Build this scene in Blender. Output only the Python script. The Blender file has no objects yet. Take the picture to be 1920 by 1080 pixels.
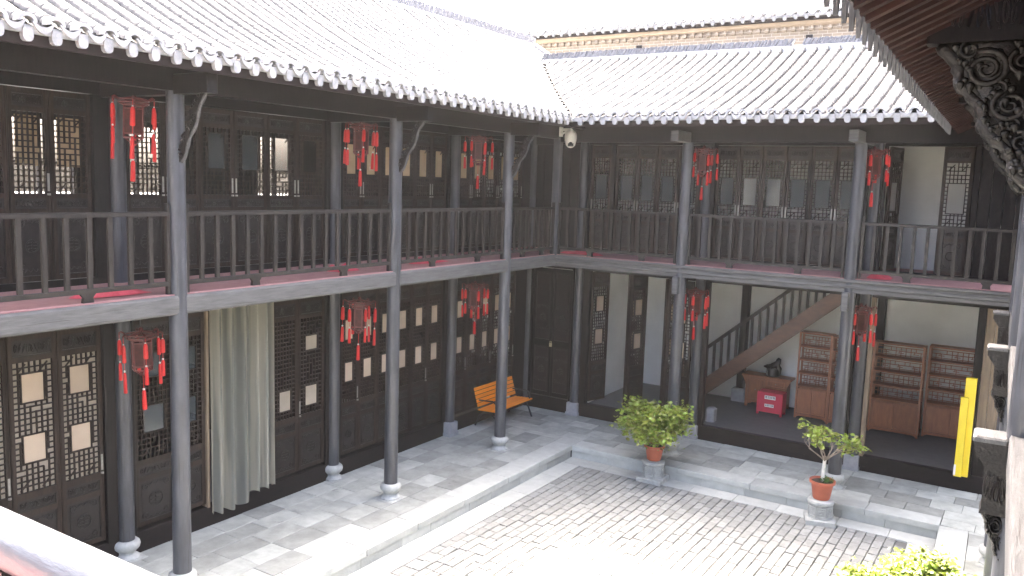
import bpy, math, random
from mathutils import Matrix, Vector
random.seed(7)
S = bpy.context.scene
COL = S.collection
R = math.radians

# ------------------------------------------------------------------ camera
CX, CY, CZ = 9.1169, -16.1452, 5.4294
YAW, PIT, ROL, FPX = .5627, -.1233, .0331, 1586.2446
fw = Vector((-math.sin(YAW)*math.cos(PIT), math.cos(YAW)*math.cos(PIT), math.sin(PIT)))
r0 = Vector((math.cos(YAW), math.sin(YAW), 0)); u0 = r0.cross(fw)
rv = r0*math.cos(ROL)+u0*math.sin(ROL); uv = u0*math.cos(ROL)-r0*math.sin(ROL)
cam = bpy.data.objects.new('camera', bpy.data.cameras.new('camera')); COL.objects.link(cam)
cam.matrix_world = Matrix(((rv.x, uv.x, -fw.x, CX), (rv.y, uv.y, -fw.y, CY), (rv.z, uv.z, -fw.z, CZ), (0, 0, 0, 1)))
cam.data.sensor_width = 36; cam.data.lens = FPX/1920*36; cam.data.clip_start = .05; cam.data.clip_end = 2000
S.camera = cam
# ------------------------------------------------------------------ sky, sun, exposure
SUN = Vector((-.30, .48, 1.0)).normalized()
elev = math.asin(SUN.z); azim = math.atan2(SUN.x, SUN.y)
wd = bpy.data.worlds.new('World'); S.world = wd; wd.use_nodes = True
nt = wd.node_tree; bg = nt.nodes['Background']
sky = nt.nodes.new('ShaderNodeTexSky'); sky.sky_type = 'NISHITA'; sky.sun_disc = False
sky.sun_elevation = elev; sky.sun_rotation = azim; sky.dust_density = 9.0; sky.air_density = .45; sky.ozone_density = 0; sky.altitude = 50
nt.links.new(sky.outputs[0], bg.inputs[0]); bg.inputs[1].default_value = .15
sl = bpy.data.lights.new('sun', 'SUN'); sl.energy = 2.0; sl.angle = R(3); sl.color = (1, .96, .9)
so = bpy.data.objects.new('sun', sl); COL.objects.link(so)
so.rotation_euler = SUN.to_track_quat('Z', 'Y').to_euler()
S.view_settings.view_transform = 'Standard'; S.view_settings.look = 'None'
S.view_settings.exposure = 4.3; S.view_settings.gamma = 1; S.view_settings.use_curve_mapping = False
S.render.engine = 'CYCLES'
S.cycles.use_denoising = True; S.cycles.max_bounces = 7; S.cycles.diffuse_bounces = 5; S.cycles.glossy_bounces = 3
S.cycles.transmission_bounces = 6; S.cycles.transparent_max_bounces = 12; S.cycles.sample_clamp_indirect = 6
S.cycles.caustics_reflective = False; S.cycles.caustics_refractive = False

# ------------------------------------------------------------------ materials
def mat(name, c1, c2=None, rough=.6, scale=6., detail=5., stretch=(1, 1, 1), bump=.0, bscale=None, objvar=0., spots=None, metal=0., trans=0., spec=.5, edge=None, streak=None):
    m = bpy.data.materials.new(name); m.use_nodes = True
    t = m.node_tree; N = t.nodes; L = t.links; b = N['Principled BSDF']
    b.inputs['Roughness'].default_value = rough; b.inputs['Metallic'].default_value = metal
    b.inputs['Specular IOR Level'].default_value = spec
    tc = N.new('ShaderNodeTexCoord'); mp = N.new('ShaderNodeMapping'); mp.inputs['Scale'].default_value = stretch
    oi = N.new('ShaderNodeObjectInfo'); va = N.new('ShaderNodeVectorMath'); va.operation = 'MULTIPLY_ADD'
    cb = N.new('ShaderNodeCombineXYZ')
    for i in range(3): L.new(oi.outputs['Random'], cb.inputs[i])
    va.inputs[1].default_value = (37, 53, 71); L.new(cb.outputs[0], va.inputs[0]); L.new(tc.outputs['Object'], va.inputs[2])
    L.new(va.outputs[0], mp.inputs[0])
    n = N.new('ShaderNodeTexNoise'); n.inputs['Scale'].default_value = scale; n.inputs['Detail'].default_value = detail; n.inputs['Roughness'].default_value = .62
    L.new(mp.outputs[0], n.inputs['Vector'])
    rp = N.new('ShaderNodeValToRGB'); c2 = c2 or tuple(x*.7 for x in c1)
    rp.color_ramp.elements[0].position = .32; rp.color_ramp.elements[1].position = .7
    rp.color_ramp.elements[0].color = (*c2, 1); rp.color_ramp.elements[1].color = (*c1, 1)
    L.new(n.outputs['Fac'], rp.inputs[0]); out = rp.outputs[0]
    if spots:   # wear or stains with a shape of their own: (colour, scale, threshold)
        n2 = N.new('ShaderNodeTexNoise'); n2.inputs['Scale'].default_value = spots[1]; n2.inputs['Detail'].default_value = 6; n2.inputs['Roughness'].default_value = .7
        L.new(mp.outputs[0], n2.inputs['Vector'])
        r2 = N.new('ShaderNodeValToRGB'); r2.color_ramp.elements[0].position = spots[2]; r2.color_ramp.elements[1].position = min(1, spots[2]+.12)
        L.new(n2.outputs['Fac'], r2.inputs[0])
        mx = N.new('ShaderNodeMixRGB'); mx.inputs[2].default_value = (*spots[0], 1); L.new(r2.outputs[0], mx.inputs[0]); L.new(out, mx.inputs[1]); out = mx.outputs[0]
    if edge:    # worn edges, by curvature
        g = N.new('ShaderNodeNewGeometry'); r3 = N.new('ShaderNodeValToRGB'); r3.color_ramp.elements[0].position = .53; r3.color_ramp.elements[1].position = .62
        L.new(g.outputs['Pointiness'], r3.inputs[0]); mx = N.new('ShaderNodeMixRGB'); mx.inputs[2].default_value = (*edge, 1)
        L.new(r3.outputs[0], mx.inputs[0]); L.new(out, mx.inputs[1]); out = mx.outputs[0]
    if streak:  # drying cracks and runs along the grain
        mp2 = N.new('ShaderNodeMapping'); mp2.inputs['Scale'].default_value = streak[1]; L.new(va.outputs[0], mp2.inputs[0])
        n4 = N.new('ShaderNodeTexNoise'); n4.inputs['Scale'].default_value = 1; n4.inputs['Detail'].default_value = 4; L.new(mp2.outputs[0], n4.inputs['Vector'])
        r4 = N.new('ShaderNodeValToRGB'); r4.color_ramp.elements[0].position = streak[2]; r4.color_ramp.elements[1].position = streak[2]+.06
        L.new(n4.outputs['Fac'], r4.inputs[0]); mx = N.new('ShaderNodeMixRGB'); mx.inputs[2].default_value = (*streak[0], 1)
        L.new(r4.outputs[0], mx.inputs[0]); L.new(out, mx.inputs[1]); out = mx.outputs[0]
    if objvar:
        h = N.new('ShaderNodeHueSaturation'); ma = N.new('ShaderNodeMapRange'); ma.inputs[3].default_value = 1-objvar; ma.inputs[4].default_value = 1+objvar
        L.new(oi.outputs['Random'], ma.inputs[0]); L.new(ma.outputs[0], h.inputs['Value']); L.new(out, h.inputs['Color']); out = h.outputs[0]
    L.new(out, b.inputs['Base Color'])
    if bump:
        n3 = N.new('ShaderNodeTexNoise'); n3.inputs['Scale'].default_value = bscale or scale*4; n3.inputs['Detail'].default_value = 6
        L.new(mp.outputs[0], n3.inputs['Vector']); bp = N.new('ShaderNodeBump'); bp.inputs['Strength'].default_value = bump; bp.inputs['Distance'].default_value = .01
        L.new(n3.outputs['Fac'], bp.inputs['Height']); L.new(bp.outputs[0], b.inputs['Normal'])
        mr = N.new('ShaderNodeMapRange'); mr.inputs[3].default_value = rough-.1; mr.inputs[4].default_value = rough+.12
        L.new(n.outputs['Fac'], mr.inputs[0]); L.new(mr.outputs[0], b.inputs['Roughness'])
    if trans:
        tr = N.new('ShaderNodeBsdfTranslucent'); L.new(out, tr.inputs[0]); ms = N.new('ShaderNodeMixShader'); ms.inputs[0].default_value = trans
        L.new(b.outputs[0], ms.inputs[1]); L.new(tr.outputs[0], ms.inputs[2]); L.new(ms.outputs[0], N['Material Output'].inputs[0])
    return m
M = {}
M['darkwood'] = mat('dark_lacquered_wood', (.012, .0095, .0092), (.0055, .0044, .0043), .40, 5, stretch=(6, 6, 1), bump=.25, bscale=24, objvar=.25, spec=.16)
M['doorframe'] = mat('dark_brown_door_wood', (.036, .024, .0175), (.014, .010, .0085), .42, 5, stretch=(6, 6, 1), bump=.2, bscale=24, objvar=.3, spec=.16)
M['lattice'] = mat('lattice_wood', (.034, .0235, .017), (.014, .010, .008), .5, 12, objvar=.2, spec=.16)
M['carved'] = mat('carved_panel_wood', (.019, .0145, .0135), (.008, .0065, .0062), .34, 14, bump=.3, bscale=40, spec=.3)
M['column'] = mat('grey_black_column_lacquer', (.066, .069, .077), (.036, .0375, .042), .36, 3.2, stretch=(3, 3, .7), bump=.2, bscale=26, objvar=.12, spots=((.105, .105, .106), 5, .62), streak=((.028, .027, .027), (34, 34, 1.1), .62))
M['beam'] = mat('greyed_beam_wood', (.105, .104, .10), (.052, .051, .05), .6, 3, stretch=(1, 8, 8), bump=.5, bscale=16, objvar=.1, spots=((.19, .185, .172), 9, .66), streak=((.04, .036, .033), (1.1, 40, 40), .6))
M['rail'] = mat('brown_grey_rail_wood', (.030, .0245, .020), (.015, .0125, .011), .5, 6, stretch=(2, 2, 1), bump=.3, bscale=30, objvar=.2, spec=.3)
M['sill'] = mat('worn_sill_board', (.017, .013, .0125), (.009, .007, .007), .5, 4, stretch=(1, 4, 4), bump=.3, spots=((.42, .36, .29), 5, .69), spec=.16)
M['rafter'] = mat('red_brown_rafter_wood', (.045, .023, .019), (.024, .012, .011), .55, 6, stretch=(4, 1, 1), bump=.3, bscale=30, objvar=.25, spec=.16)
M['soffit'] = mat('soffit_board', (.025, .0165, .0145), (.014, .010, .009), .7, 6, spec=.16)
M['bracket'] = mat('weathered_carving', (.018, .0155, .013), (.008, .007, .0065), .4, 9, bump=.8, bscale=40, spots=((.055, .05, .043), 8, .64), spec=.3)
M['tile'] = mat('grey_clay_tile', (.105, .103, .10), (.05, .05, .05), .8, 7, stretch=(1, 2.5, 1), bump=.5, bscale=45, objvar=.2, spots=((.16, .155, .135), 9, .6))
M['tile_end'] = mat('grey_eave_tile', (.38, .37, .36), (.22, .22, .215), .7, 11, bump=.4, bscale=45, objvar=.14)
M['ridge'] = mat('ridge_slate', (.20, .20, .205), (.09, .09, .094), .7, 14, bump=.4, objvar=.3)
M['lime'] = mat('lime_mortar', (.62, .60, .57), (.4, .39, .37), .85, 8, bump=.5)
M['plaster'] = mat('white_plaster', (.73, .735, .695), (.61, .615, .575), .9, 1.2, bump=.15, bscale=30, spots=((.52, .49, .44), 1.6, .72))
M['stone'] = mat('grey_flagstone', (.425, .44, .40), (.28, .292, .262), .6, 4, bump=.35, bscale=30, objvar=.3, spots=((.16, .158, .152), 2.2, .63))
M['kerb'] = mat('kerb_limestone', (.47, .485, .445), (.37, .382, .35), .65, 4, bump=.35, bscale=26, objvar=.12, spots=((.22, .23, .23), 3, .66))
M['strip'] = mat('court_border_stone', (.49, .50, .46), (.40, .41, .375), .7, 5, bump=.35, bscale=30, objvar=.12, spots=((.24, .235, .225), 4, .67))
M['paver'] = mat('court_paver', (.285, .29, .268), (.20, .204, .188), .8, 9, bump=.6, bscale=34, objvar=.14, spots=((.16, .165, .145), 6, .66))
M['joint'] = mat('paving_joint_soil', (.17, .17, .155), (.12, .12, .108), .95, 20, bump=.5)
M['court_bed'] = mat('mortar_bed', (.10, .10, .095), (.06, .06, .055), .95, 20)
M['palewood'] = mat('pale_weathered_board', (.40, .405, .39), (.27, .272, .26), .7, 4, stretch=(1, 6, 6), bump=.4, bscale=20, spots=((.2, .2, .19), 6, .66))
M['drum'] = mat('carved_drum_stone', (.50, .51, .475), (.33, .337, .31), .75, 9, bump=.7, bscale=22, objvar=.08, spots=((.25, .245, .23), 8, .66))
M['block'] = mat('plinth_stone', (.36, .365, .37), (.24, .245, .25), .75, 7, bump=.8, bscale=18, objvar=.1)
M['floor'] = mat('dark_brick_floor', (.13, .13, .13), (.09, .09, .092), .6, 7, bump=.2)
M['carpet'] = mat('faded_red_carpet', (.36, .19, .178), (.29, .145, .138), .95, 5, bump=.5, bscale=80, spots=((.42, .26, .24), 3, .6))
M['redcloth'] = mat('red_cloth', (.62, .09, .12), (.48, .05, .07), .8, 8)
M['tassel'] = mat('red_tassel_silk', (.70, .022, .018), (.5, .012, .012), .5, 30, stretch=(8, 8, 1), bump=.5, bscale=60)
M['bead'] = mat('pale_bead', (.75, .72, .68), (.6, .58, .5), .3, 10)
M['lframe'] = mat('dark_red_lantern_wood', (.16, .018, .016), (.07, .012, .012), .4, 14)
M['lglass'] = mat('lantern_painted_glass', (.085, .022, .018), (.04, .012, .010), .45, 16, spots=((.16, .09, .06), 13, .68), spec=.15)
M['paper'] = mat('cream_paper', (.60, .49, .36), (.50, .39, .28), .85, 1.5, objvar=.12, trans=.25)
M['amber'] = mat('old_amber_paper', (.50, .38, .24), (.40, .29, .17), .85, 2.5, objvar=.15, trans=.3, spots=((.62, .54, .42), 4, .62))
M['whitepaper'] = mat('white_backing_paper', (.55, .48, .38), (.42, .36, .27), .85, 2, trans=.3)
M['brass'] = mat('brass_lock', (.55, .47, .32), (.4, .33, .2), .35, 20, metal=.8)
M['plate'] = mat('pale_pull_plate', (.30, .285, .26), (.2, .19, .17), .4, 20, metal=.4)
M['orange'] = mat('orange_bench_slat', (.90, .30, .02), (.82, .25, .015), .45, 6, stretch=(8, 1, 8), bump=.15, bscale=40, objvar=.08)
M['iron'] = mat('black_cast_iron', (.025, .025, .028), (.014, .014, .016), .4, 20, bump=.2)
M['shelfwood'] = mat('reddish_hardwood', (.33, .118, .048), (.21, .074, .032), .42, 4, stretch=(4, 4, 1), bump=.15, bscale=30, objvar=.15)
M['stairwood'] = mat('brown_stair_wood', (.135, .068, .042), (.075, .038, .025), .45, 4, stretch=(1, 3, 3), bump=.25, bscale=30, objvar=.15)
M['planks'] = mat('bare_plank', (.23, .17, .11), (.13, .095, .062), .6, 4, stretch=(6, 6, .6), bump=.3, objvar=.2)
M['statue'] = mat('black_root_wood', (.022, .018, .017), (.012, .01, .01), .35, 9, bump=.6, bscale=20)
M['boxred'] = mat('red_lacquer_box', (.58, .035, .075), (.50, .03, .06), .4, 4)
M['label'] = mat('white_label', (.82, .8, .78), (.75, .73, .7), .6, 4)
M['ink'] = mat('black_ink', (.03, .03, .03), (.02, .02, .02), .7, 4)
M['yellow'] = mat('yellow_paint', (.80, .62, .02), (.72, .55, .02), .4, 3, spots=((.80, .46, .12), 3, .74))
M['camwhite'] = mat('camera_white_plastic', (.76, .74, .68), (.7, .68, .62), .35, 5)
M['camblack'] = mat('camera_dark_dome', (.02, .02, .022), (.015, .015, .016), .08, 5)
M['pot'] = mat('terracotta_plastic', (.43, .115, .06), (.35, .09, .048), .5, 7, bump=.15)
M['soil'] = mat('potting_soil', (.07, .055, .04), (.035, .028, .02), .95, 30, bump=.8)
M['bark'] = mat('grey_bark', (.26, .21, .165), (.15, .12, .095), .85, 20, stretch=(1, 1, .3), bump=.5)
M['limewash'] = mat('lime_washed_bark', (.72, .71, .67), (.55, .53, .49), .85, 14, bump=.4)
M['brick'] = None
def leafmat(name, c, var=.35):
    m = mat(name, c, tuple(x*.5 for x in c), .38, 5, objvar=0, trans=.25)
    t = m.node_tree; N = t.nodes; L = t.links
    g = N.new('ShaderNodeNewGeometry'); h = N.new('ShaderNodeHueSaturation'); ma = N.new('ShaderNodeMapRange')
    ma.inputs[3].default_value = 1-var; ma.inputs[4].default_value = 1+var; L.new(g.outputs['Random Per Island'], ma.inputs[0]); L.new(ma.outputs[0], h.inputs['Value'])
    mh = N.new('ShaderNodeMapRange'); mh.inputs[3].default_value = .47; mh.inputs[4].default_value = .53; L.new(g.outputs['Random Per Island'], mh.inputs[0]); L.new(mh.outputs[0], h.inputs['Hue'])
    b = N['Principled BSDF']; src = b.inputs['Base Color'].links[0].from_socket
    L.new(src, h.inputs['Color'])
    L.new(h.outputs[0], b.inputs['Base Color'])
    for n in N:
        if n.type == 'BSDF_TRANSLUCENT': L.new(h.outputs[0], n.inputs[0])
    return m
M['leaf'] = leafmat('glossy_green_leaf', (.29, .36, .055))
M['moss'] = leafmat('small_weed_leaf', (.10, .2, .04))
def glassy(name, tint, alpha, rough=.05):
    m = bpy.data.materials.new(name); m.use_nodes = True; t = m.node_tree; N = t.nodes; L = t.links
    b = N['Principled BSDF']; b.inputs['Base Color'].default_value = (*tint, 1); b.inputs['Roughness'].default_value = rough
    tr = N.new('ShaderNodeBsdfTransparent'); ms = N.new('ShaderNodeMixShader'); ms.inputs[0].default_value = alpha
    L.new(tr.outputs[0], ms.inputs[1]); L.new(b.outputs[0], ms.inputs[2]); L.new(ms.outputs[0], N['Material Output'].inputs[0])
    return m
M['glass'] = glassy('window_glass', (.06, .075, .08), .45)
def curtainmat():
    m = bpy.data.materials.new('sheer_green_curtain'); m.use_nodes = True; t = m.node_tree; N = t.nodes; L = t.links
    b = N['Principled BSDF']; b.inputs['Roughness'].default_value = .7
    tc = N.new('ShaderNodeTexCoord'); mp = N.new('ShaderNodeMapping'); mp.inputs['Scale'].default_value = (5, 0, .12); L.new(tc.outputs['Object'], mp.inputs[0])
    n = N.new('ShaderNodeTexNoise'); n.inputs['Scale'].default_value = 2.2; L.new(mp.outputs[0], n.inputs['Vector'])
    rp = N.new('ShaderNodeValToRGB'); rp.color_ramp.elements[0].position = .45; rp.color_ramp.elements[1].position = .55
    rp.color_ramp.elements[0].color = (.38, .385, .33, 1); rp.color_ramp.elements[1].color = (.64, .61, .49, 1)  # dark and cream vertical stripes: fold shading painted into the cloth colour
    L.new(n.outputs['Fac'], rp.inputs[0]); L.new(rp.outputs[0], b.inputs['Base Color'])
    tl = N.new('ShaderNodeBsdfTranslucent'); L.new(rp.outputs[0], tl.inputs[0]); m1 = N.new('ShaderNodeMixShader'); m1.inputs[0].default_value = .35
    L.new(b.outputs[0], m1.inputs[1]); L.new(tl.outputs[0], m1.inputs[2])
    tr = N.new('ShaderNodeBsdfTransparent'); ms = N.new('ShaderNodeMixShader'); ms.inputs[0].default_value = .52
    L.new(tr.outputs[0], ms.inputs[1]); L.new(m1.outputs[0], ms.inputs[2]); L.new(ms.outputs[0], N['Material Output'].inputs[0])
    return m
M['curtain'] = curtainmat()
def brickmat():
    m = bpy.data.materials.new('far_brick_wall'); m.use_nodes = True; t = m.node_tree; N = t.nodes; L = t.links
    b = N['Principled BSDF']; b.inputs['Roughness'].default_value = .85
    tc = N.new('ShaderNodeTexCoord'); mp = N.new('ShaderNodeMapping'); mp.inputs['Rotation'].default_value = (R(90), 0, 0); L.new(tc.outputs['Object'], mp.inputs[0])
    br = N.new('ShaderNodeTexBrick'); br.inputs['Scale'].default_value = 1; br.inputs['Brick Width'].default_value = .26; br.inputs['Row Height'].default_value = .085; br.inputs['Mortar Size'].default_value = .008
    br.inputs['Color1'].default_value = (.30, .235, .165, 1); br.inputs['Color2'].default_value = (.23, .18, .13, 1); br.inputs['Mortar'].default_value = (.45, .40, .32, 1)
    L.new(mp.outputs[0], br.inputs[0]); L.new(br.outputs[0], b.inputs['Base Color'])
    return m
M['brick'] = brickmat()
M['ochre'] = mat('ochre_cornice', (.50, .40, .30), (.43, .34, .25), .8, 6)
M['paletile'] = mat('pale_far_tile', (.5, .49, .47), (.36, .355, .345), .75, 6, objvar=.12)
M['concrete'] = mat('far_render', (.6, .59, .57), (.5, .49, .47), .85, 2)

# ------------------------------------------------------------------ mesh helpers
class MB:
    def __init__(s): s.v = []; s.f = []
    def add(s, vs, fs):
        o = len(s.v); s.v += [tuple(p) for p in vs]; s.f += [tuple(i+o for i in f) for f in fs]; return s
    def box(s, x0, x1, y0, y1, z0, z1):
        return s.add([(x0, y0, z0), (x1, y0, z0), (x1, y1, z0), (x0, y1, z0), (x0, y0, z1), (x1, y0, z1), (x1, y1, z1), (x0, y1, z1)],
                     [(0, 3, 2, 1), (4, 5, 6, 7), (0, 1, 5, 4), (1, 2, 6, 5), (2, 3, 7, 6), (3, 0, 4, 7)])
    def cbox(s, x0, x1, y0, y1, z0, z1, c=.006):   # chamfered top and vertical edges
        a = [(x0+c, y0), (x1-c, y0), (x1, y0+c), (x1, y1-c), (x1-c, y1), (x0+c, y1), (x0, y1-c), (x0, y0+c)]
        t = [(x0+2*c, y0+c), (x1-2*c, y0+c), (x1-c, y0+2*c), (x1-c, y1-2*c), (x1-2*c, y1-c), (x0+2*c, y1-c), (x0+c, y1-2*c), (x0+c, y0+2*c)]
        vs = [(x, y, z0) for x, y in a]+[(x, y, z1-c) for x, y in a]+[(x, y, z1) for x, y in t]
        fs = [tuple(range(7, -1, -1)), tuple(range(16, 24))]
        for k in range(8):
            j = (k+1) % 8; fs += [(k, j, 8+j, 8+k), (8+k, 8+j, 16+j, 16+k)]
        return s.add(vs, fs)
    def bar(s, p, q, w, h=None, up=(0, 0, 1)):       # rectangular bar p->q
        p = Vector(p); q = Vector(q); d = (q-p).normalized(); h = h or w; up = Vector(up)
        a = d.cross(up)
        if a.length < 1e-4: a = d.cross(Vector((1, 0, 0)))
        a.normalize(); b = a.cross(d)
        vs = [c+a*(w/2*i)+b*(h/2*j) for c in (p, q) for i, j in ((-1, -1), (1, -1), (1, 1), (-1, 1))]
        return s.add(vs, [(0, 1, 2, 3), (7, 6, 5, 4), (0, 4, 5, 1), (1, 5, 6, 2), (2, 6, 7, 3), (3, 7, 4, 0)])
    def tube(s, path, rad, n=8, flat=1.):
        path = [Vector(p) for p in path]; k = len(path); rad = rad if isinstance(rad, (list, tuple)) else [rad]*k
        vs = []; prev = None
        for i, p in enumerate(path):
            d = (path[min(i+1, k-1)]-path[max(i-1, 0)]).normalized()
            if prev is None: a = d.cross(Vector((0, 0, 1)) if abs(d.z) < .95 else Vector((1, 0, 0)))
            else: a = prev-d*prev.dot(d)
            a.normalize(); prev = a; b = d.cross(a)
            vs += [p+(a*math.cos(t)+b*math.sin(t)*flat)*rad[i] for t in (2*math.pi*j/n for j in range(n))]
        fs = [(i*n+j, i*n+(j+1) % n, (i+1)*n+(j+1) % n, (i+1)*n+j) for i in range(k-1) for j in range(n)]
        fs += [tuple(range(n-1, -1, -1)), tuple(range((k-1)*n, k*n))]
        return s.add(vs, fs)
    def lathe(s, prof, n=16, c=(0, 0, 0), ph=0.):
        vs = [(c[0]+r*math.cos(2*math.pi*j/n+ph), c[1]+r*math.sin(2*math.pi*j/n+ph), c[2]+z) for r, z in prof for j in range(n)]
        k = len(prof)
        fs = [(i*n+j, i*n+(j+1) % n, (i+1)*n+(j+1) % n, (i+1)*n+j) for i in range(k-1) for j in range(n)]
        fs += [tuple(range(n-1, -1, -1)), tuple(range((k-1)*n, k*n))]
        return s.add(vs, fs)
    def prism(s, poly, t0, t1, axis='x'):            # polygon (a,z) extruded along axis
        n = len(poly)
        g = (lambda a, z, t: (t, a, z)) if axis == 'x' else ((lambda a, z, t: (a, t, z)) if axis == 'y' else (lambda a, z, t: (a, z, t)))
        vs = [g(a, z, t) for t in (t0, t1) for a, z in poly]
        return s.add(vs, [tuple(range(n)), tuple(range(2*n-1, n-1, -1))]+[(i, n+i, n+(i+1) % n, (i+1) % n) for i in range(n)])
    def jitter(s, a):
        s.v = [(x+random.uniform(-a, a), y+random.uniform(-a, a), z+random.uniform(-a, a)*.6) for x, y, z in s.v]; return s
    def mesh(s, name, m, smooth=False):
        me = bpy.data.meshes.new(name); me.from_pydata(s.v, [], s.f); me.validate()
        me.materials.append(M[m] if isinstance(m, str) else m)
        if smooth:
            me.polygons.foreach_set('use_smooth', [True]*len(me.polygons))
            if smooth != 'all':
             try: me.set_sharp_from_angle(angle=R(40))
             except Exception: pass
        me.update(); return me
def link(name, me, parent=None, loc=(0, 0, 0), rot=(0, 0, 0), scale=None):
    o = bpy.data.objects.new(name, me); COL.objects.link(o); o.location = loc; o.rotation_euler = rot
    if scale: o.scale = scale
    if parent is not None: o.parent = parent
    return o
def part(name, mb, m, parent=None, loc=(0, 0, 0), rot=(0, 0, 0), smooth=False):
    return link(name, mb.mesh(name, m, smooth), parent, loc, rot)
def B(*a): return MB().box(*a)
CACHE = {}
def shared(key, name, make, m, smooth=False):
    if key not in CACHE: CACHE[key] = make().mesh(name, m, smooth)
    return CACHE[key]
def thing(name, label, cat, loc=(0, 0, 0), rz=0., group=None):
    o = link(name, None, None, loc, (0, 0, rz)); o['label'] = label; o['category'] = cat
    if group: o['group'] = group
    o.empty_display_size = .1
    return o
def tag(o, label, cat, group=None):
    o['label'] = label; o['category'] = cat
    if group: o['group'] = group
    return o
def struct(name, mb, m, label=None):
    o = part(name, mb, m); o['kind'] = 'structure'
    if label: o['label'] = label
    return o

# ------------------------------------------------------------------ levels
ZB0, ZB1, ZD, ZR = 3.67, 3.91, 3.925, 4.946      # beam bottom / top, deck top, rail top
ZC = -.25                                         # court level
ZF = .30                                          # room floor

# ================================================================== GROUND
struct('ground', B(-200, 200, -200, 200, -.6, -.42), 'joint', 'bare ground under and around the courtyard')
court = struct('courtyard', B(.9, 9.3, -16, -.75, -.41, ZC-.035), 'joint', 'sunken courtyard floor paved with small grey pavers and a pale border')
# border strip stones
def xr(y): return 8.02-.036*(y+.8)                # right platform edge line
def strip_stones():
    y = -1.215
    while y > -14:
        l = random.uniform(.75, 1.15); me = MB().cbox(1.065, 1.475, y-l+.006, y-.003, -.33, ZC, .006).jitter(.004)
        part('border_stone', me, 'strip', court); y -= l
    x = 1.065
    while x < 7.95:
        l = min(random.uniform(.75, 1.15), 8.0-x+.01); me = MB().cbox(x+.003, x+l-.003, -1.21, -.81, -.33, ZC, .006).jitter(.004)
        part('border_stone', me, 'strip', court); x += l
    y = -1.215
    while y > -9:
        l = random.uniform(.75, 1.15); xm = xr(y-l/2)
        part('border_stone', MB().cbox(-.42, -.004, -l/2+.003, l/2-.003, -.33, ZC, .004).jitter(.004), 'strip', court, (xm, y-l/2, 0), (0, 0, R(2.05))); y -= l
strip_stones()
# pavers: rows along Y; the 300 that show largest are objects, the rest one mass
def pavers():
    L_, W_ = .30, .155; cells = []; x = 1.485; row = 0
    while x+W_ < 7.72:
        y = -1.225-random.uniform(0, L_)*.0-(row % 2)*L_*.5; first = True
        if row % 2: cells.append((x, -1.225-L_*.5, W_, L_*.5))
        while y > -9.2:
            l = L_*random.uniform(.9, 1.08)
            lim = xr(y)-.43
            if x+W_ < lim: cells.append((x, y-l, W_, l))
            y -= l
        x += W_+.002; row += 1
    def on_screen(c):
        d = Vector((c[0]+c[2]/2, c[1]+c[3]/2, ZC))-Vector((CX, CY, CZ)); z = d.dot(fw)
        px = 960+FPX*d.dot(rv)/z; py = 540-FPX*d.dot(uv)/z
        return z if (0 < px < 1920 and 0 < py < 1085) else 999
    cells.sort(key=on_screen)
    mb = MB()
    for i, (x, y, w, l) in enumerate(cells):
        g = .006; dz = random.uniform(-.007, .005); sx, sy = random.uniform(-.006, .006), random.uniform(-.006, .006)
        if i < 300:
            k = 'paver%d' % (i % 12)
            rr = random.Random(i % 12)
            def mk(rr=rr, w=w):
                q = MB().cbox(-w/2+g, w/2-g, -.145+g, .145-g, -.07, 0, .006)
                q.v = [(a+rr.uniform(-.003, .003), b+rr.uniform(-.003, .003), c+(rr.uniform(-.006, .006) if c > -.03 else 0)) for a, b, c in q.v]
                return q
            o = link('paver', shared(k, 'paver', mk, 'paver'), court, (x+w/2, y+l/2, ZC+dz), (0, 0, random.uniform(-.015, .015)))
            o.scale = (1, l/.29, 1)
        else:
            q = MB().cbox(x+g, x+w-g, y+g, y+l-g, ZC-.06, ZC+dz, .006); mb.add(q.v, q.f)
    m = mat('far_court_paver', (.285, .29, .268), (.20, .204, .188), .8, 9, bump=.6, bscale=34, spots=((.16, .165, .145), 6, .66))
    t = m.node_tree; N = t.nodes; Lk = t.links
    gm = N.new('ShaderNodeNewGeometry'); h = N.new('ShaderNodeHueSaturation'); mr = N.new('ShaderNodeMapRange'); mr.inputs[3].default_value = .86; mr.inputs[4].default_value = 1.14
    Lk.new(gm.outputs['Random Per Island'], mr.inputs[0]); Lk.new(mr.outputs[0], h.inputs['Value'])
    b = N['Principled BSDF']; Lk.new(b.inputs['Base Color'].links[0].from_socket, h.inputs['Color']); Lk.new(h.outputs[0], b.inputs['Base Color'])
    o = part('paver_field', mb, m, court); o['kind'] = 'stuff'
pavers()
# raised platform round the court
plat = struct('platform', MB().box(-1.7, 1.0, -16.5, 1.5, -.4, -.03).box(1.0, 9.6, -.74, 1.5, -.4, -.03), 'court_bed', 'raised flagstone walkway round the courtyard')
def rowstones(x0, x1, y0, y1, along, size, name, m, z0=-.10, z1=0., rz=None, base=None):
    # courses across, stones along
    c = x0 if along == 'y' else y0; cend = x1 if along == 'y' else y1
    while c < cend-.05:
        w = min(size[1]*random.uniform(.93, 1.07), cend-c)
        if cend-c-w < .12: w = cend-c
        a = (y0 if along == 'y' else x0)-random.uniform(0, size[0]); aend = y1 if along == 'y' else x1; a0 = y0 if along == 'y' else x0
        while a < aend-.02:
            l = size[0]*random.uniform(.8, 1.25); s0, s1 = max(a, a0), min(a+l, aend)
            if s1-s0 > .04:
                g = .004; dz = random.uniform(-.003, .003)
                if along == 'y': cx_, cy_, hx, hy = c+w/2, (s0+s1)/2, w/2-g, (s1-s0)/2-g
                else: cx_, cy_, hx, hy = (s0+s1)/2, c+w/2, (s1-s0)/2-g, w/2-g
                part(name, MB().cbox(-hx, hx, -hy, hy, z0, z1+dz, .005).jitter(.0025), m, base or plat, (cx_, cy_, 0))
            a += l
        c += w
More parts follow.
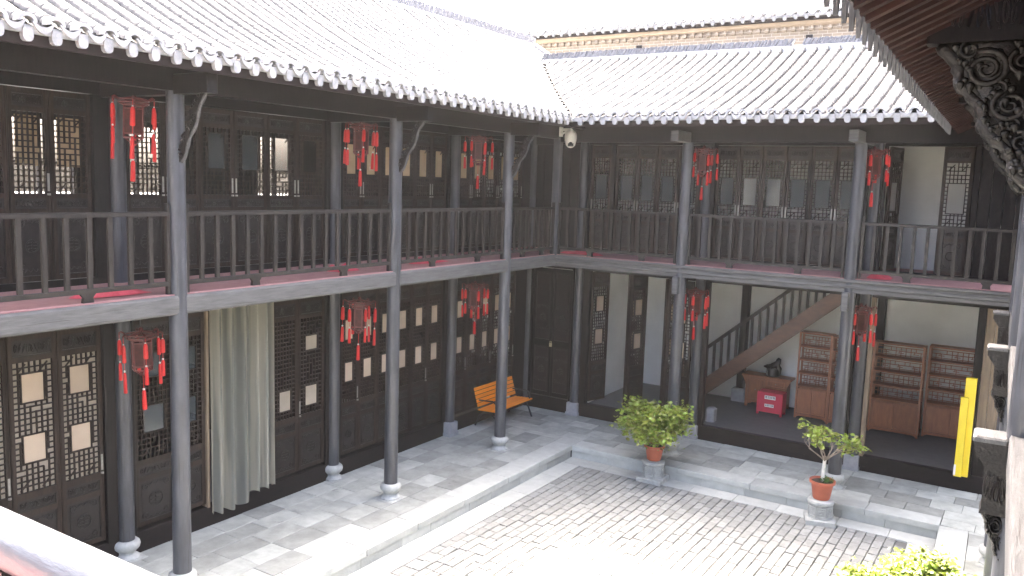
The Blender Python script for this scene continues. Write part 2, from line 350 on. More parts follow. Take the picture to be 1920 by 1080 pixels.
rowstones(-1.46, .62, -13.2, -.40, 'y', (.62, .42), 'flagstone', 'stone')
rowstones(-1.46, 9.5, -.40, 1.33, 'x', (.62, .43), 'flagstone', 'stone')
# kerbs with a riser course below
def kerbs():
    y = -.8; first = True
    while y > -13:
        l = random.uniform(.95, 1.5); e = y-.003
        poly = None
        part('kerb_slab', MB().cbox(.626, 1.075, y-l+.004, e, -.105, .002, .007).jitter(.004), 'kerb', plat)
        y -= l
    y = -.82
    while y > -13:
        l = random.uniform(.7, 1.1); part('riser_stone', MB().cbox(.8, 1.052, y-l+.004, y-.003, -.33, -.108, .003).jitter(.004), 'kerb', plat); y -= l
    x = 1.08
    part('kerb_slab', MB().cbox(.626, 1.075, -.797, -.405, -.105, .002, .007).jitter(.004), 'kerb', plat)
    while x < 8.0:
        l = min(random.uniform(.95, 1.5), 8.03-x)
        if 8.03-x-l < .3: l = 8.03-x
        part('kerb_slab', MB().cbox(x+.003, x+l-.003, -.82, -.405, -.105, .002, .007).jitter(.004), 'kerb', plat); x += l
    x = 1.06
    while x < 8.0:
        l = min(random.uniform(.7, 1.1), 8.02-x+.001); part('riser_stone', MB().cbox(x+.003, x+l-.003, -.796, -.6, -.33, -.108, .003).jitter(.004), 'kerb', plat); x += l
kerbs()
rowstones(8.035, 9.5, -.79, -.405, 'x', (.7, .4), 'flagstone', 'stone')
right_walk = struct('right_platform', MB().box(.02, 1.5, -14, .0, -.4, -.036), 'court_bed', 'raised flagstone walkway under the right wing')
right_walk.location = (8.02, -.8, 0); right_walk.rotation_euler = (0, 0, R(2.05))
rowstones(.0, .44, -12, .0, 'y', (1.2, .44), 'kerb_slab', 'kerb', base=right_walk)
rowstones(.44, 1.3, -12, .0, 'y', (.62, .43), 'flagstone', 'stone', base=right_walk)
rowstones(.025, .2, -12, .0, 'y', (.9, .2), 'riser_stone', 'kerb', z0=-.33, z1=-.108, base=right_walk)

# ================================================================== WINGS
# local frame of a wing: x along its front, -y towards the court, z up
LEFT = thing('timber_building', 'long dark timber wing with upstairs gallery and lantern-hung doors, on the left of the courtyard', 'building', (0, 0, 0), R(90))
BACK = thing('timber_building', 'dark timber wing facing the viewer, with open ground floor, staircase and grey tiled roof', 'building')
RIGHT = thing('timber_building', 'right-hand timber wing seen from under its eaves, with big scroll brackets', 'building', (9.11, -9.5, 0), R(-87.95))
FRONT = thing('gallery_balcony', 'near balcony whose sunlit handrail crosses the lower left corner', 'balcony', (0, -15.56, 0), R(180))

def col_mesh(z0, z1, r):
    def mk():
        n = 9; path = [(0, 0, z0+(z1-z0)*i/n) for i in range(n+1)]
        rr = random.Random(int(z1*100)); prof = [(r*(1.04-.10*i/n)*rr.uniform(.985, 1.015), z0+(z1-z0)*i/n) for i in range(n+1)]
        return MB().lathe(prof, 20)
    return shared(('col', z0, z1, r), 'column', mk, 'column', True)
def drum_mesh():
    def mk():
        prof = [(.165, 0), (.165, .03), (.15, .035), (.118, .075), (.112, .10), (.135, .125), (.172, .165), (.182, .205), (.172, .245), (.145, .27), (.12, .275)]
        m = MB().lathe(prof[3:], 24); m.lathe([(.175, 0), (.175, .03), (.15, .055), (.118, .078)], 8, ph=R(22.5)); m.box(-.2, .2, -.2, .2, -.03, .006)
        return m
    return shared('drum', 'column_base', mk, 'drum', True)
def block_mesh():
    def mk():
        m = MB().cbox(-.155, .155, -.155, .155, -.02, .07, .008); m.cbox(-.14, .14, -.14, .14, .07, .3, .012); return m
    return shared('block', 'column_base', mk, 'block')
def column(W, u, w, z0, z1, r=.112, base=None, lean=0):
    o = link('column', col_mesh(z0, z1, r), W, (u, w, 0))
    if base == 'drum': link('column_base', drum_mesh(), o)
    if base == 'block': link('column_base', block_mesh(), o)
    return o

def railing(W, ua, ub, n_bal, w=0., post_ends=True):
    top = part('railing', MB().cbox(ua, ub, w-.038, w+.038, ZR-.055, ZR, .01), 'rail', W)
    part('bottom_rail', MB().cbox(ua, ub, w-.03, w+.03, 4.03, 4.085, .006), 'rail', top)
    for e in (ua+.02, ub-.02):
        part('rail_post', MB().cbox(e-.022, e+.022, w-.03, w+.03, ZD, ZR+.10, .006), 'rail', top)
    me = shared('bal', 'baluster', lambda: MB().box(-.027, .027, -.02, .02, 4.08, ZR-.05), 'rail')
    for i in range(n_bal):
        u = ua+(ub-ua)*(i+1)/(n_bal+1)
        link('baluster', me, top, (u+random.uniform(-.006, .006), w, 0), (0, 0, random.uniform(-.04, .04)))
    def blk(): return MB().prism([(-.02, 4.03), (-.07, 4.03), (-.035, 3.985), (-.045, ZD), (.085, ZD), (.075, 3.985), (.11, 4.03)], -.025, .025, 'y')
    me = shared('foot', 'rail_foot', blk, 'rail')
    for t in (.28, .72): link('rail_foot', me, top, (ua+(ub-ua)*t, w, 0))
    return top

# ---- carved bracket: profile in (outward, z), origin at column axis / top
def bracket_mesh():
    def mk():
        m = MB(); rr = random.Random(3)
        edge = []
        for i in range(33):
            t = i/32; o = .11+.56*t**.85; z = -.95*(1-t)**1.0+(-.02)
            o += .022*math.sin(t*math.pi*6.3)
            edge.append((o, z))
        back = [(.09, -.97)]+[(o-.03, z) for o, z in edge]+[(.09, -.02)]
        m.prism([(-o, z) for o, z in back], -.045, .045, 'x')
        m.tube([(0, -o, z) for o, z in edge], [.032+.024*rr.random() for i in range(33)], 9)
        def spiral(o, z, r, turns, s, th=.032):
            for sx in (-.055, .055):
                pts = []; rad = []
                for i in range(int(22*turns)+1):
                    a = s*2*math.pi*i/22+1.1; k = 1-i/(22*turns); q = r*(.12+.88*k)
                    pts.append((sx, -(o+q*math.cos(a)), z+q*math.sin(a))); rad.append(th*(.35+.65*k))
                m.tube(pts, rad, 7)
        for q in ((.42, -.20, .125, 2.2, 1, .024), (.27, -.44, .105, 2.0, -1, .022), (.19, -.68, .07, 1.8, 1, .017), (.22, -.16, .085, 1.8, -1, .018), (.15, -.86, .045, 1.5, -1, .013),
                  (.52, -.07, .06, 1.6, -1, .015), (.34, -.33, .05, 1.4, 1, .013), (.14, -.33, .05, 1.5, 1, .013), (.25, -.57, .045, 1.4, 1, .012), (.13, -.53, .04, 1.4, -1, .011)): spiral(*q)
        for i in range(110):
            t = rr.random(); k = int(t*32); o, z = edge[k]; q = 1-rr.random()**1.6*.9; o2 = .12+(o-.12)*q; s_ = rr.uniform(.01, .03); st_ = rr.uniform(1, 2.2)
            for sx in (-.05, .05):
                m.lathe([(.001, -s_*st_), (s_*.45, -s_*st_*.7), (s_*.85, -s_*.4), (s_, .1*s_), (s_*.75, s_*.6), (.001, s_*.85)], 8, (sx+rr.uniform(-.015, .015), -o2, z+rr.uniform(-.02, .06)))
        return m
    return shared('bracket', 'carved_bracket', mk, 'bracket', 'all')
def bracket(W, u, top, w=0, sc=1.):
    return link('carved_bracket', bracket_mesh(), W, (u, w, top), (0, 0, 0), (1, sc, 1))

def slim_bracket(W, u, top):
    def plate():
        m = MB(); rr = random.Random(8); e = []
        for i in range(25):
            t = i/24; e.append((.11+.49*t**.9+.018*math.sin(t*15), -.88*(1-t)-.01))
        m.prism([(-o+.0, z) for o, z in e]+[(-o+.10+.05*math.sin(k*1.7), z+.02) for k, (o, z) in reversed(list(enumerate(e)))], -.03, .03, 'x')
        for k, (o, z) in enumerate(e[1:-1]):
            for sx in (-.032, .032):
                s_ = rr.uniform(.012, .03); m.lathe([(.001, -s_), (s_*.8, -s_*.5), (s_, 0), (s_*.8, s_*.5), (.001, s_)], 6, (sx, -o+rr.uniform(.02, .12), z+rr.uniform(-.01, .04)))
        return m
    def rim():
        pts = [(0, -(.11+.49*t**.9+.018*math.sin(t*15)), -.88*(1-t)-.01) for t in (i/24 for i in range(25))]
        return MB().tube(pts, [.02+.006*math.sin(i*1.3) for i in range(25)], 8)
    o = link('carved_bracket', shared('slimplate', 'carved_bracket', plate, 'carved'), W, (u, 0, top))
    link('bracket_edge', shared('slimrim', 'bracket_edge', rim, 'beam', True), o)
# ---- roof
def zroof(p, d): return p['z0']+p['a']*d+p['b']*d*d
def tile_row_mesh(p, d0, d1, kind, pitch):
    def mk():
        ex = .115; n = max(1, int(round((d1-d0)/ex))); ex = (d1-d0)/n; vs = []; fs = []
        if kind == 'cover': prof = [(.088*math.cos(math.pi*j/6), .07*math.sin(math.pi*j/6)) for j in range(7)]
        else: prof = [(pitch/2+(pitch/2-.058)*s_, -.012-.036*(1-s_*s_)) for s_ in (-1, -.6, -.2, .2, .6, 1)]
        k = len(prof); rr = random.Random(int(d0*50)+(5 if kind == 'cover' else 9)); rows = 0
        for i in range(n+1):
            d = d0+ex*i
            for e in (0, 1):
                if (i == 0 and e == 0) or (i == n and e == 1): continue
                lift = .0 if e == 0 else .009+rr.uniform(-.003, .004)
                dd = d+(0.004 if e == 1 else 0); j_ = rr.uniform(-.004, .004)
                for a, h in prof:
                    vs.append((a+j_, p['w0']+dd-.0, zroof(p, dd)+.035+h+lift))
                rows += 1
        for i in range(rows-1):
            for j in range(k-1): fs.append((i*k+j, i*k+j+1, (i+1)*k+j+1, (i+1)*k+j))
        return MB().add(vs, fs)
    return shared((kind, p['id'], round(d0, 2), round(d1, 2), pitch), kind+'_tile_row', mk, p.get('mat', 'tile'), True)
def eave_meshes(p, pitch):
    w0, z0 = p['w0'], p['z0']+.04
    def cover():
        m = MB(); n = 10
        out = [(.092*math.cos(math.pi*j/n), .085*math.sin(math.pi*j/n)) for j in range(n+1)]
        inn = [(.06*math.cos(math.pi*j/n), .05*math.sin(math.pi*j/n)) for j in range(n+1)]
        vs = []
        for y in (w0-.045, w0+.05):
            vs += [(a, y, z0+h+.012) for a, h in out]+[(a, y, z0+h+.012) for a, h in inn]
        k = n+1; fs = []
        for j in range(n):
            fs += [(j, j+1, k+j+1, k+j), (2*k+j, 2*k+j+1, j+1, j), (k+j, k+j+1, 3*k+j+1, 3*k+j)]
        fs += [(0, k, 3*k, 2*k), (n, 2*k+n, 3*k+n, k+n)]
        m.add(vs, fs)
        return m
    def tongue():     # lobed tongue under each cover tile
        poly = [(-.04, .01), (.04, .01), (.05, -.03), (.05, -.075), (.042, -.105), (.022, -.122), (-.022, -.122), (-.042, -.105), (-.05, -.075), (-.05, -.03)]
        return MB().prism([(a, z0+h-.03) for a, h in poly], w0-.03, w0+.03, 'y')
    def drip():       # boat-shaped pan end, pointed on the right wing
        hw = p.get('dhw', pitch/2-.03); dp = p.get('drip', .095); ex_ = p.get('dexp', 2.0)
        top = [(-hw+2*hw*i/10, .035-.05*(1-((i-5)/5)**2)) for i in range(11)]
        bot = [(-hw+2*hw*i/10, .018-dp*(1-abs((i-5)/5)**ex_)) for i in range(10, -1, -1)]
        return MB().prism([(pitch/2+a, z0+h) for a, h in top+bot], w0-.055, w0-.028, 'y')
    return (shared(('ec', p['id']), 'end_tile', cover, p.get('mat2', 'tile_end'), True), shared(('et', p['id']), 'tile_tongue', tongue, 'tile_end'), shared(('ed', p['id'], pitch), 'drip_tile', drip, p.get('dripmat', 'tile_end')))
def roof(W, p, ua, ub, pitch, dstart, dend=None, rows_mat=None, rafter_to=2.4, rafters=True, eb=None):
    # roof deck
    run = p['run']; mb = MB(); n = 8
    vs = []; fs = []
    for e in (0, -.05):
        for i in range(n+1):
            d = .03+(run-.03)*i/n
            for u in (ua, ub): vs.append((u, p['w0']+d, zroof(p, d)+e))
    k = 2*(n+1)
    for i in range(n): fs += [(2*i, 2*i+1, 2*i+3, 2*i+2), (k+2*i, k+2*i+2, k+2*i+3, k+2*i+1)]
    fs += [(0, k, k+1, 1), (k-2, k-1, 2*k-1, 2*k-2)]
    fs += [tuple([2*i for i in range(n+1)]+[k+2*i for i in range(n, -1, -1)]), tuple([2*i+1 for i in range(n+1)]+[k+2*i+1 for i in range(n, -1, -1)])]
    rf = part('roof', mb.add(vs, fs), 'soffit', W)
    ec, et, ed = eave_meshes(p, pitch)
    nrow = int((ub-ua)/pitch)
    for i in range(nrow):
        u = ua+pitch*(i+.5); d0 = dstart(u); d1 = run if dend is None else dend(u)
        if d1-d0 < .15: continue
        d0r = 0 if d0 <= 0 else d0
        link('cover_tile_row', tile_row_mesh(p, d0r, d1, 'cover', pitch), rf, (u+random.uniform(-.006, .006), 0, random.uniform(-.004, .006)))
        link('pan_tile_row', tile_row_mesh(p, d0r, d1, 'pan', pitch), rf, (u, 0, random.uniform(-.003, .003)))
        if d0 <= 0:
            link('end_tile', ec, rf, (u+random.uniform(-.005, .005), 0, random.uniform(-.005, .006)), (0, random.uniform(-.015, .015)/6, 0))
            if p.get('tongue', True): link('tile_tongue', et, rf, (u+random.uniform(-.006, .006), 0, random.uniform(-.01, .006)))
            link('drip_tile', ed, rf, (u, 0, random.uniform(-.006, .004)))
    if rafters:
        def mk():
            m = MB(); pts = [(p['w0']+.06+rafter_to*t/6, zroof(p, .06+rafter_to*t/6)-.085) for t in range(7)]
            poly = [(a, z+.032) for a, z in pts]+[(a, z-.032) for a, z in reversed(pts)]
            return m.prism(poly, -.035, .035, 'x')
        me = shared(('raf', p['id']), 'rafter', mk, 'rafter')
        nr = int((ub-ua)/.21)
        for i in range(nr):
            u = ua+(i+.5)*.21
            if dstart(u) <= 0: link('rafter', me, rf, (u, 0, random.uniform(-.004, .004)))
    if p.get('board', True):
        part('eave_board', MB().box(*(eb or (ua, ub)), p['w0']+.035, p['w0']+.06, p['z0']-.15, p['z0']-.04), 'soffit', rf)
        part('eave_mortar', MB().box(*(eb or (ua, ub)), p['w0']-.015, p['w0']+.034, p['z0']-.045, p['z0']+.03), 'tile_end', rf)
    return rf
PL = dict(id='L', w0=-.95, z0=6.71, a=.425, b=.0298, run=4.45)
PB = dict(id='B', w0=-1.2, z0=6.72, a=.315, b=.0172, run=4.7)
PR = dict(id='R', w0=-1.10, z0=6.50, a=.46, b=.03, run=4.0, board=False, drip=.17, dexp=1.0, dhw=.07, tongue=False, mat2='tile', dripmat='tile')
def solve(p, z):     # distance in from the eave at which the roof reaches height z
    lo, hi = 0., 12.
    for _ in range(40):
        m = (lo+hi)/2
        if zroof(p, m) < z: lo = m
        else: hi = m
    return lo
def dL(y): return 0 if y <= -1.2 else solve(PL, zroof(PB, y+1.2) if y < 3.5 else 8.0)
def dB(x): return (0 if x >= .95 else solve(PB, zroof(PL, .95-x))) if x < 7.62 else 0
LROOF = roof(LEFT, PL, -13.5, 4.6, .266, lambda u: dL(u), rafter_to=2.5, eb=(-13.5, -1.16))
BROOF = roof(BACK, PB, -2.95, 9.6, .249, lambda u: dB(u), rafter_to=2.6, eb=(.92, 9.6))
RROOF = roof(RIGHT, PR, -8.45, 5.4, .26, lambda u: 0, rafter_to=2.4)
# ridges
def ridge(rf, ua, ub, w, z, h=.2, gaps=()):
    part('ridge_base', MB().cbox(ua, ub, w-.13, w+.13, z-.12, z+.07, .02), 'lime', rf)
    mb = MB(); u = ua+.05; rr = random.Random(5)
    while u < ub-.05:
        t = rr.uniform(.028, .05)
        if not any(a < u < b for a, b in gaps):
            hh = h*rr.uniform(.92, 1.06); l = rr.uniform(.05, .11)
            mb.add([(u, w-.09, z+.07), (u+t*.8, w-.09, z+.07), (u+t*.8, w+.09, z+.07), (u, w+.09, z+.07), (u+l, w-.085, z+.07+hh), (u+l+t*.8, w-.085, z+.07+hh), (u+l+t*.8, w+.085, z+.07+hh), (u+l, w+.085, z+.07+hh)],
                   [(0, 3, 2, 1), (4, 5, 6, 7), (0, 1, 5, 4), (1, 2, 6, 5), (2, 3, 7, 6), (3, 0, 4, 7)])
        u += t
    o = part('ridge_slates', mb, 'ridge', rf); o['kind'] = 'stuff'
zrb = zroof(PB, 4.7); zrl = zroof(PL, 4.45)
ridge(BROOF, -2.6, 9.6, 3.5, zrb, .16, ((3.85, 4.1),))
ridge(LROOF, -13.5, 4.5, 3.5, zrl, .2)
# gable end verge of the left roof
vg = MB()
for i in range(6):
    d0, d1 = 4.45*i/6, 4.45*(i+1)/6
    vg.bar((4.55, -.95+d0, zroof(PL, d0)+.06), (4.55, -.95+d1, zroof(PL, d1)+.06), .22, .16)
part('verge', vg, 'lime', LROOF)
# back slopes of the roofs (seen only from elsewhere)
for W, p, ua, ub, z in ((LROOF, PL, -13.5, 4.5, zrl), (BROOF, PB, -2.9, 9.6, zrb)):
    m = MB(); m.add([(ua, 3.5, z), (ub, 3.5, z), (ub, 7.2, z-2.2), (ua, 7.2, z-2.2)], [(0, 1, 2, 3)])
    m.add([(ua, 3.5, z-.05), (ub, 3.5, z-.05), (ub, 7.2, z-2.25), (ua, 7.2, z-2.25)], [(3, 2, 1, 0)])
    part('rear_slope', m, 'tile', W)

# ---- frame members shared by wings
def gallery(W, ua, ub, cornice=False, wdeep=5.2, carpet=True, name_beam='gallery_beam'):
    if cornice:
        poly = [(-.09, 3.67), (-.09, 3.74), (-.115, 3.755), (-.115, 3.80), (-.10, 3.815), (-.10, 3.845), (-.135, 3.865), (-.135, 3.905), (-.02, 3.91), (.09, 3.91), (.09, 3.67)]
    else:
        poly = [(-.085, 3.68), (-.095, 3.70), (-.095, 3.88), (-.085, 3.91), (.09, 3.91), (.09, 3.67), (-.075, 3.67)]
    part(name_beam, MB().prism(poly, ua, ub, 'x'), 'beam', W)
    part('gallery_floor', B(ua, ub, .092, wdeep, ZB1-.12, ZD-.006), 'soffit', W)
    if carpet: part('carpet', B(ua, ub, -.06, 1.46, ZD-.013, ZD), 'carpet', W)
    n = int((ub-ua)/.55)
    me = shared('joist', 'joist', lambda: B(-.04, .04, .1, 1.5, 3.66, 3.79), 'darkwood')
    for i in range(n): link('joist', me, W, (ua+.3+i*.55, 0, 0))
gallery(LEFT, -15.4, -.09)
gallery(BACK, .093, 9.4, cornice=True)
part('gallery_floor', B(-1.6, .09, .0, 1.5, ZB1-.1, ZD-.006), 'soffit', BACK)
part('carpet', B(-1.45, .09, -.02, 1.3, ZD-.013, ZD-.002), 'carpet', BACK)
gallery(RIGHT, -7.9, 6.3, carpet=False)
part('floor_board', B(-7.9, 6.3, .05, 1.45, ZD-.005, ZD+.006), 'palewood', RIGHT)
for o in RIGHT.children:
    if o.name.split('.')[0] in ('gallery_beam', 'gallery_floor', 'floor_board', 'joist'): o.location.z = -.07

# ================================================================== DOORS
def spans(a, b, cuts):
    out = []; x = a
    for c0, c1 in sorted(cuts):
        if c0 > x: out.append((x, min(c0, b)))
        x = max(x, c1)
    if x < b: out.append((x, b))
    return [s for s in out if s[1]-s[0] > .012]
def lattice_mesh(key, W_, z0, z1, wins, style):
    # W_: clear width; grid bars broken where panes sit
    def mk():
        m = MB(); nb = max(5, int(round(W_/.066))); st = W_/nb; nz = int(round((z1-z0)/.072)); sz = (z1-z0)/nz; b = .0085
        rr = random.Random(hash(key) % 999 if not isinstance(key, str) else sum(map(ord, key)))
        for i in range(1, nb):
            x = i*st; cuts = [(w[2]-.012, w[3]+.012) for w in wins if w[0]-.012 < x < w[1]+.012]
            for a, c in spans(z0, z1, cuts):
                # leave some bars out so that the fret reads as a pattern
                z = a
                while z < c-.01:
                    e = min(c, z+sz*rr.choice((2, 3, 4, 5)))
                    m.box(x-b, x+b, -.011, .011, z, e)
                    z = e+(sz if rr.random() < .32 and style != 'grid' else 0)
        for j in range(1, nz):
            z = z0+j*sz; cuts = [(w[0]-.012, w[1]+.012) for w in wins if w[2]-.012 < z < w[3]+.012]
            for a, c in spans(0, W_, cuts):
                x = a
                while x < c-.01:
                    e = min(c, x+st*rr.choice((2, 3, 4)))
                    m.box(x, e, -.0095, .0095, z-b, z+b)
                    x = e+(st if rr.random() < .25 and style != 'grid' else 0)
        for (a, c, e, f) in wins:    # pane frames
            for q in ((a-.016, a, e-.016, f+.016), (c, c+.016, e-.016, f+.016), (a, c, e-.016, e), (a, c, f, f+.016)): m.box(q[0], q[1], -.014, .014, q[2], q[3])
        # little cranked diagonals near the ends of the field
        for zc in ((z0+z0+2.2*sz)/2, z1-1.2*sz):
            for xc in (W_*.22, W_*.78):
                m.bar((xc-st*.8, -.001, zc-sz*.8), (xc+st*.8, -.001, zc+sz*.8), .016, .014, (0, 1, 0))
        return m
    return shared(key, 'lattice', mk, 'lattice')
def relief_mesh(W_, H_, kind):
    def mk():
        m = MB(); rr = random.Random(int(W_*100+H_*10)); cx, cz = W_/2, H_/2
        if kind == 'medallion':
            r = min(W_, H_)*.2
            pts = [(cx+r*math.cos(a), 0, cz+r*math.sin(a)) for a in (2*math.pi*i/24 for i in range(25))]
            m.tube(pts, .009, 6)
            for q in (-.5, 0, .5): m.box(cx-r*.75*math.sqrt(1-q*q), cx+r*.75*math.sqrt(1-q*q), -.008, .004, cz+q*r-.008, cz+q*r+.008)
            m.box(cx-.008, cx+.008, -.0075, .0035, cz-r*.8, cz+r*.8)
            for sx in (-1, 1):
                for sz in (-1, 1):
                    px, pz = cx+sx*W_*.33, cz+sz*H_*.37
                    pts = [(px-sx*(.09*W_*math.cos(a))*(1-a/9), 0, pz-sz*.06*math.sin(a)*(1-a/9)) for a in (i*.45 for i in range(15))]
                    m.tube(pts, .007, 5)
            for sz in (-1, 1):
                pts = [(cx+W_*.26*t, 0, cz+sz*(H_*.40-.02*math.cos(t*9))) for t in (i/8-1 for i in range(17))]
                m.tube(pts, .006, 5)
        else:
            for i in range(9):
                px = W_*(.1+.8*i/8); pts = [(px+.022*math.cos(a)*(1-a/12), 0, cz+(.5*H_-.022)*.8*math.sin(a+i)*(1-a/12)) for a in (k*.6 for k in range(12))]
                m.tube(pts, .007, 5)
        return m
    return shared(('relief', round(W_, 2), round(H_, 2), kind), 'carving', mk, 'carved', True)
def door(W, u0, u1, w, upper=True, paper=None, backing=None, wins=None, rot=0., hinge='l', zs=None, glass=False, style='fret', base=0., name='door', plate=False, thick=.05, backz=None):
    """one leaf; zs = (bottom, panel top, waist lo, waist hi, lattice lo, lattice hi, band lo, band hi, top)"""
    wd_ = u1-u0; st = .058
    if zs is None: zs = (4.02, 4.84, 4.92, 5.05, 5.11, 6.10, 6.16, 6.32, 6.38) if upper else (.36, 1.02, 1.09, 1.25, 1.34, 3.02, 3.09, 3.30, 3.36)
    zb, p1, a0, a1, l0, l1, b0, b1, zt = zs
    key = (round(wd_, 2), zs)
    def frame():
        m = MB(); h = thick/2
        m.box(0, st, -h, h, zb, zt); m.box(wd_-st, wd_, -h, h, zb, zt)
        for q0, q1 in ((zb, zb+.06), (p1, a0), (a1, l0), (l1, b0), (b1, zt)): m.box(st, wd_-st, -h+.004, h-.004, q0, q1)
        # bead moulding on the stiles
        for x in (.012, wd_-.024): m.box(x, x+.012, -h-.006, -h, zb+.01, zt-.01)
        return m
    # hinge transform
    loc = (u0, w, 0) if hinge == 'l' else (u1, w, 0)
    d = link(name, shared(('frame',)+key+(hinge, thick), 'door_frame', frame if hinge == 'l' else (lambda: mirror(frame(), wd_)), 'doorframe'), W, loc, (0, 0, rot))
    ox = st if hinge == 'l' else -wd_+st
    cw = wd_-2*st
    link('panel', shared(('pan', round(cw, 2), zs), 'panel', lambda: panelmesh(cw, zb+.06, p1), 'carved'), d, (ox, 0, 0))
    link('panel', shared(('pan2', round(cw, 2), zs), 'panel', lambda: panelmesh(cw, a0, a1), 'carved'), d, (ox, 0, 0))
    link('panel', shared(('pan3', round(cw, 2), zs), 'panel', lambda: panelmesh(cw, b0, b1), 'carved'), d, (ox, 0, 0))
    link('carving', relief_mesh(cw, p1-zb-.06, 'medallion'), d, (ox, -.017, zb+.06))
    link('carving', relief_mesh(cw, a1-a0, 'scroll'), d, (ox, -.017, a0))
    link('carving', relief_mesh(cw, b1-b0, 'scroll'), d, (ox, -.017, b0))
    wl = [(cw*x0, cw*x1, z0, z1) for x0, x1, z0, z1 in (wins or [])]
    link('lattice', lattice_mesh(('lat', round(cw, 2), zs, tuple(wins or []), style), cw, l0, l1, wl, style), d, (ox, -.002, 0))
    if paper:
        for x0, x1, z0, z1 in wl:
            link('paper_pane', shared(('pp', round(x1-x0, 2), round(z1-z0, 2), paper), 'paper_pane', lambda: B(0, x1-x0, .0, .004, 0, z1-z0), paper), d, (ox+x0, .004, z0), (0, random.uniform(-.02, .02), 0))
    if glass:
        for x0, x1, z0, z1 in wl: link('glass_pane', shared(('gp', round(x1-x0, 2), round(z1-z0, 2)), 'glass_pane', lambda: B(0, x1-x0, .0, .004, 0, z1-z0), 'glass'), d, (ox+x0, .004, z0))
    if backing:
        link('backing_paper', shared(('bk', round(cw, 2), zs, backing, backz), 'backing_paper', lambda: B(0 if not backz else cw*.12, cw if not backz else cw*.88, .016, .019, backz[0] if backz else l0, backz[1] if backz else l1), backing), d, (ox, 0, 0))
    if plate:
        link('pull_plate', shared('plate', 'pull_plate', lambda: MB().box(-.014, .014, -.034, -.03, -.11, .11).lathe([(.02, -.012), (.02, .012)], 10, (0, -.035, -.15)), 'plate'), d, ((wd_-.03 if hinge == 'l' else -.03) if plate == 'r' else (.03 if hinge == 'l' else -wd_+.03), 0, l0+.14))
    return d
def mirror(m, w):
    m.v = [(x-w, y, z) for x, y, z in m.v]; return m
def panelmesh(w, z0, z1):
    m = MB(); e = min(.05, (z1-z0)*.2)
    m.box(0, w, -.008, .008, z0, z1)
    for q in ((0, w, z0, z0+.012), (0, w, z1-.012, z1), (0, .012, z0+.012, z1-.012), (w-.012, w, z0+.012, z1-.012)): m.box(q[0], q[1], -.02, -.007, q[2], q[3])
    if z1-z0 > .3: m.box(e, w-e, -.014, -.006, z0+e, z1-e)
    return m
def post(W, u0, u1, w, z0, z1, m='darkwood', d=.07, name='door_post'):
    return part(name, MB().cbox(u0, u1, w-d, w+d, z0, z1, .008), m, W)

WL = 1.5; WB = 1.39
# ---- left wing wall: sill boards, lintels, posts
for a, b in ((-15.4, -9.46), (-9.26, -5.4), (-5.19, -1.92), (-1.72, 1.36)):
    part('sill', MB().cbox(a, b, WL-.05, WL+.09, -.03, .31, .01), 'sill', LEFT)
    part('lintel', MB().cbox(a, b, WL-.06, WL+.07, 3.37, 3.80, .01), 'darkwood', LEFT)
    part('upper_sill', MB().cbox(a, b, WL-.05, WL+.07, ZD-.02, 4.015, .01), 'darkwood', LEFT)
    part('upper_lintel', MB().cbox(a, b, WL-.06, WL+.07, 6.39, 6.62, .01), 'darkwood', LEFT)
    part('frieze', B(a, b, WL-.01, WL+.03, 6.62, 7.6), 'darkwood', LEFT)
# outer columns (court side) and inner columns
for y in (-13.6, -9.51, -5.38, -1.97):
    column(LEFT, y, 0, .27, 6.42, .112, 'drum')
    part('beam_end', MB().cbox(y-.075, y+.075, -.70, 1.5, 6.36, 6.60, .012), 'darkwood', LEFT)
    slim_bracket(LEFT, y, 6.44)
for y, bs in ((-13.4, 'drum'), (-9.36, 'drum'), (-5.295, 'drum'), (-1.82, 'block'), (1.39, None)):
    column(LEFT, y, WL-.06 if bs != 'block' else WL-.09, .26 if bs else 0, 7.5, .108, bs)
# hanging corner post and eave purlins
part('corner_post', MB().cbox(-.08, .08, -.08, .08, 3.66, 6.6, .015), 'column', LEFT)
part('eave_purlin', MB().tube([(-13.5, -.62, 6.66), (-.1, -.62, 6.66)], .065, 12), 'darkwood', LEFT, smooth=True)
part('tie_beam', MB().cbox(-13.5, .0, -.07, .07, 6.40, 6.68, .012), 'darkwood', LEFT)
for a, b, n in ((-13.49, -9.63, 14), (-9.4, -5.5, 15), (-5.26, -2.09, 13), (-1.85, -.09, 8)): railing(LEFT, a, b, n)
WIN2 = [(.22, .78, 1.72, 2.07), (.22, .78, 2.50, 2.86)]
WIN1 = [(.2, .8, 5.50, 6.02)]
# ground floor, left to right
zz = None
L0 = [-12.72, -12.10, -11.48, -10.86, -10.24, -9.64]
for i in range(5): door(LEFT, L0[i]+.005, L0[i+1]-.005, WL, False, 'paper', 'whitepaper', WIN2, plate='r' if i % 2 == 0 else None)
post(LEFT, -9.635, -9.47, WL, .3, 3.37); post(LEFT, -9.25, -9.19, WL, .3, 3.37)
door(LEFT, -9.185, -8.52, WL, False, None, None, [(.2, .8, 1.72, 2.10), (.2, .8, 2.52, 2.86)], glass=True)
door(LEFT, -8.515, -8.0, WL, False, None, None, [(.2, .8, 1.72, 2.10), (.2, .8, 2.52, 2.86)], glass=True)
post(LEFT, -8.0, -7.95, WL, .3, 3.37, 'planks'); post(LEFT, -6.72, -6.68, WL, .3, 3.37, 'planks')
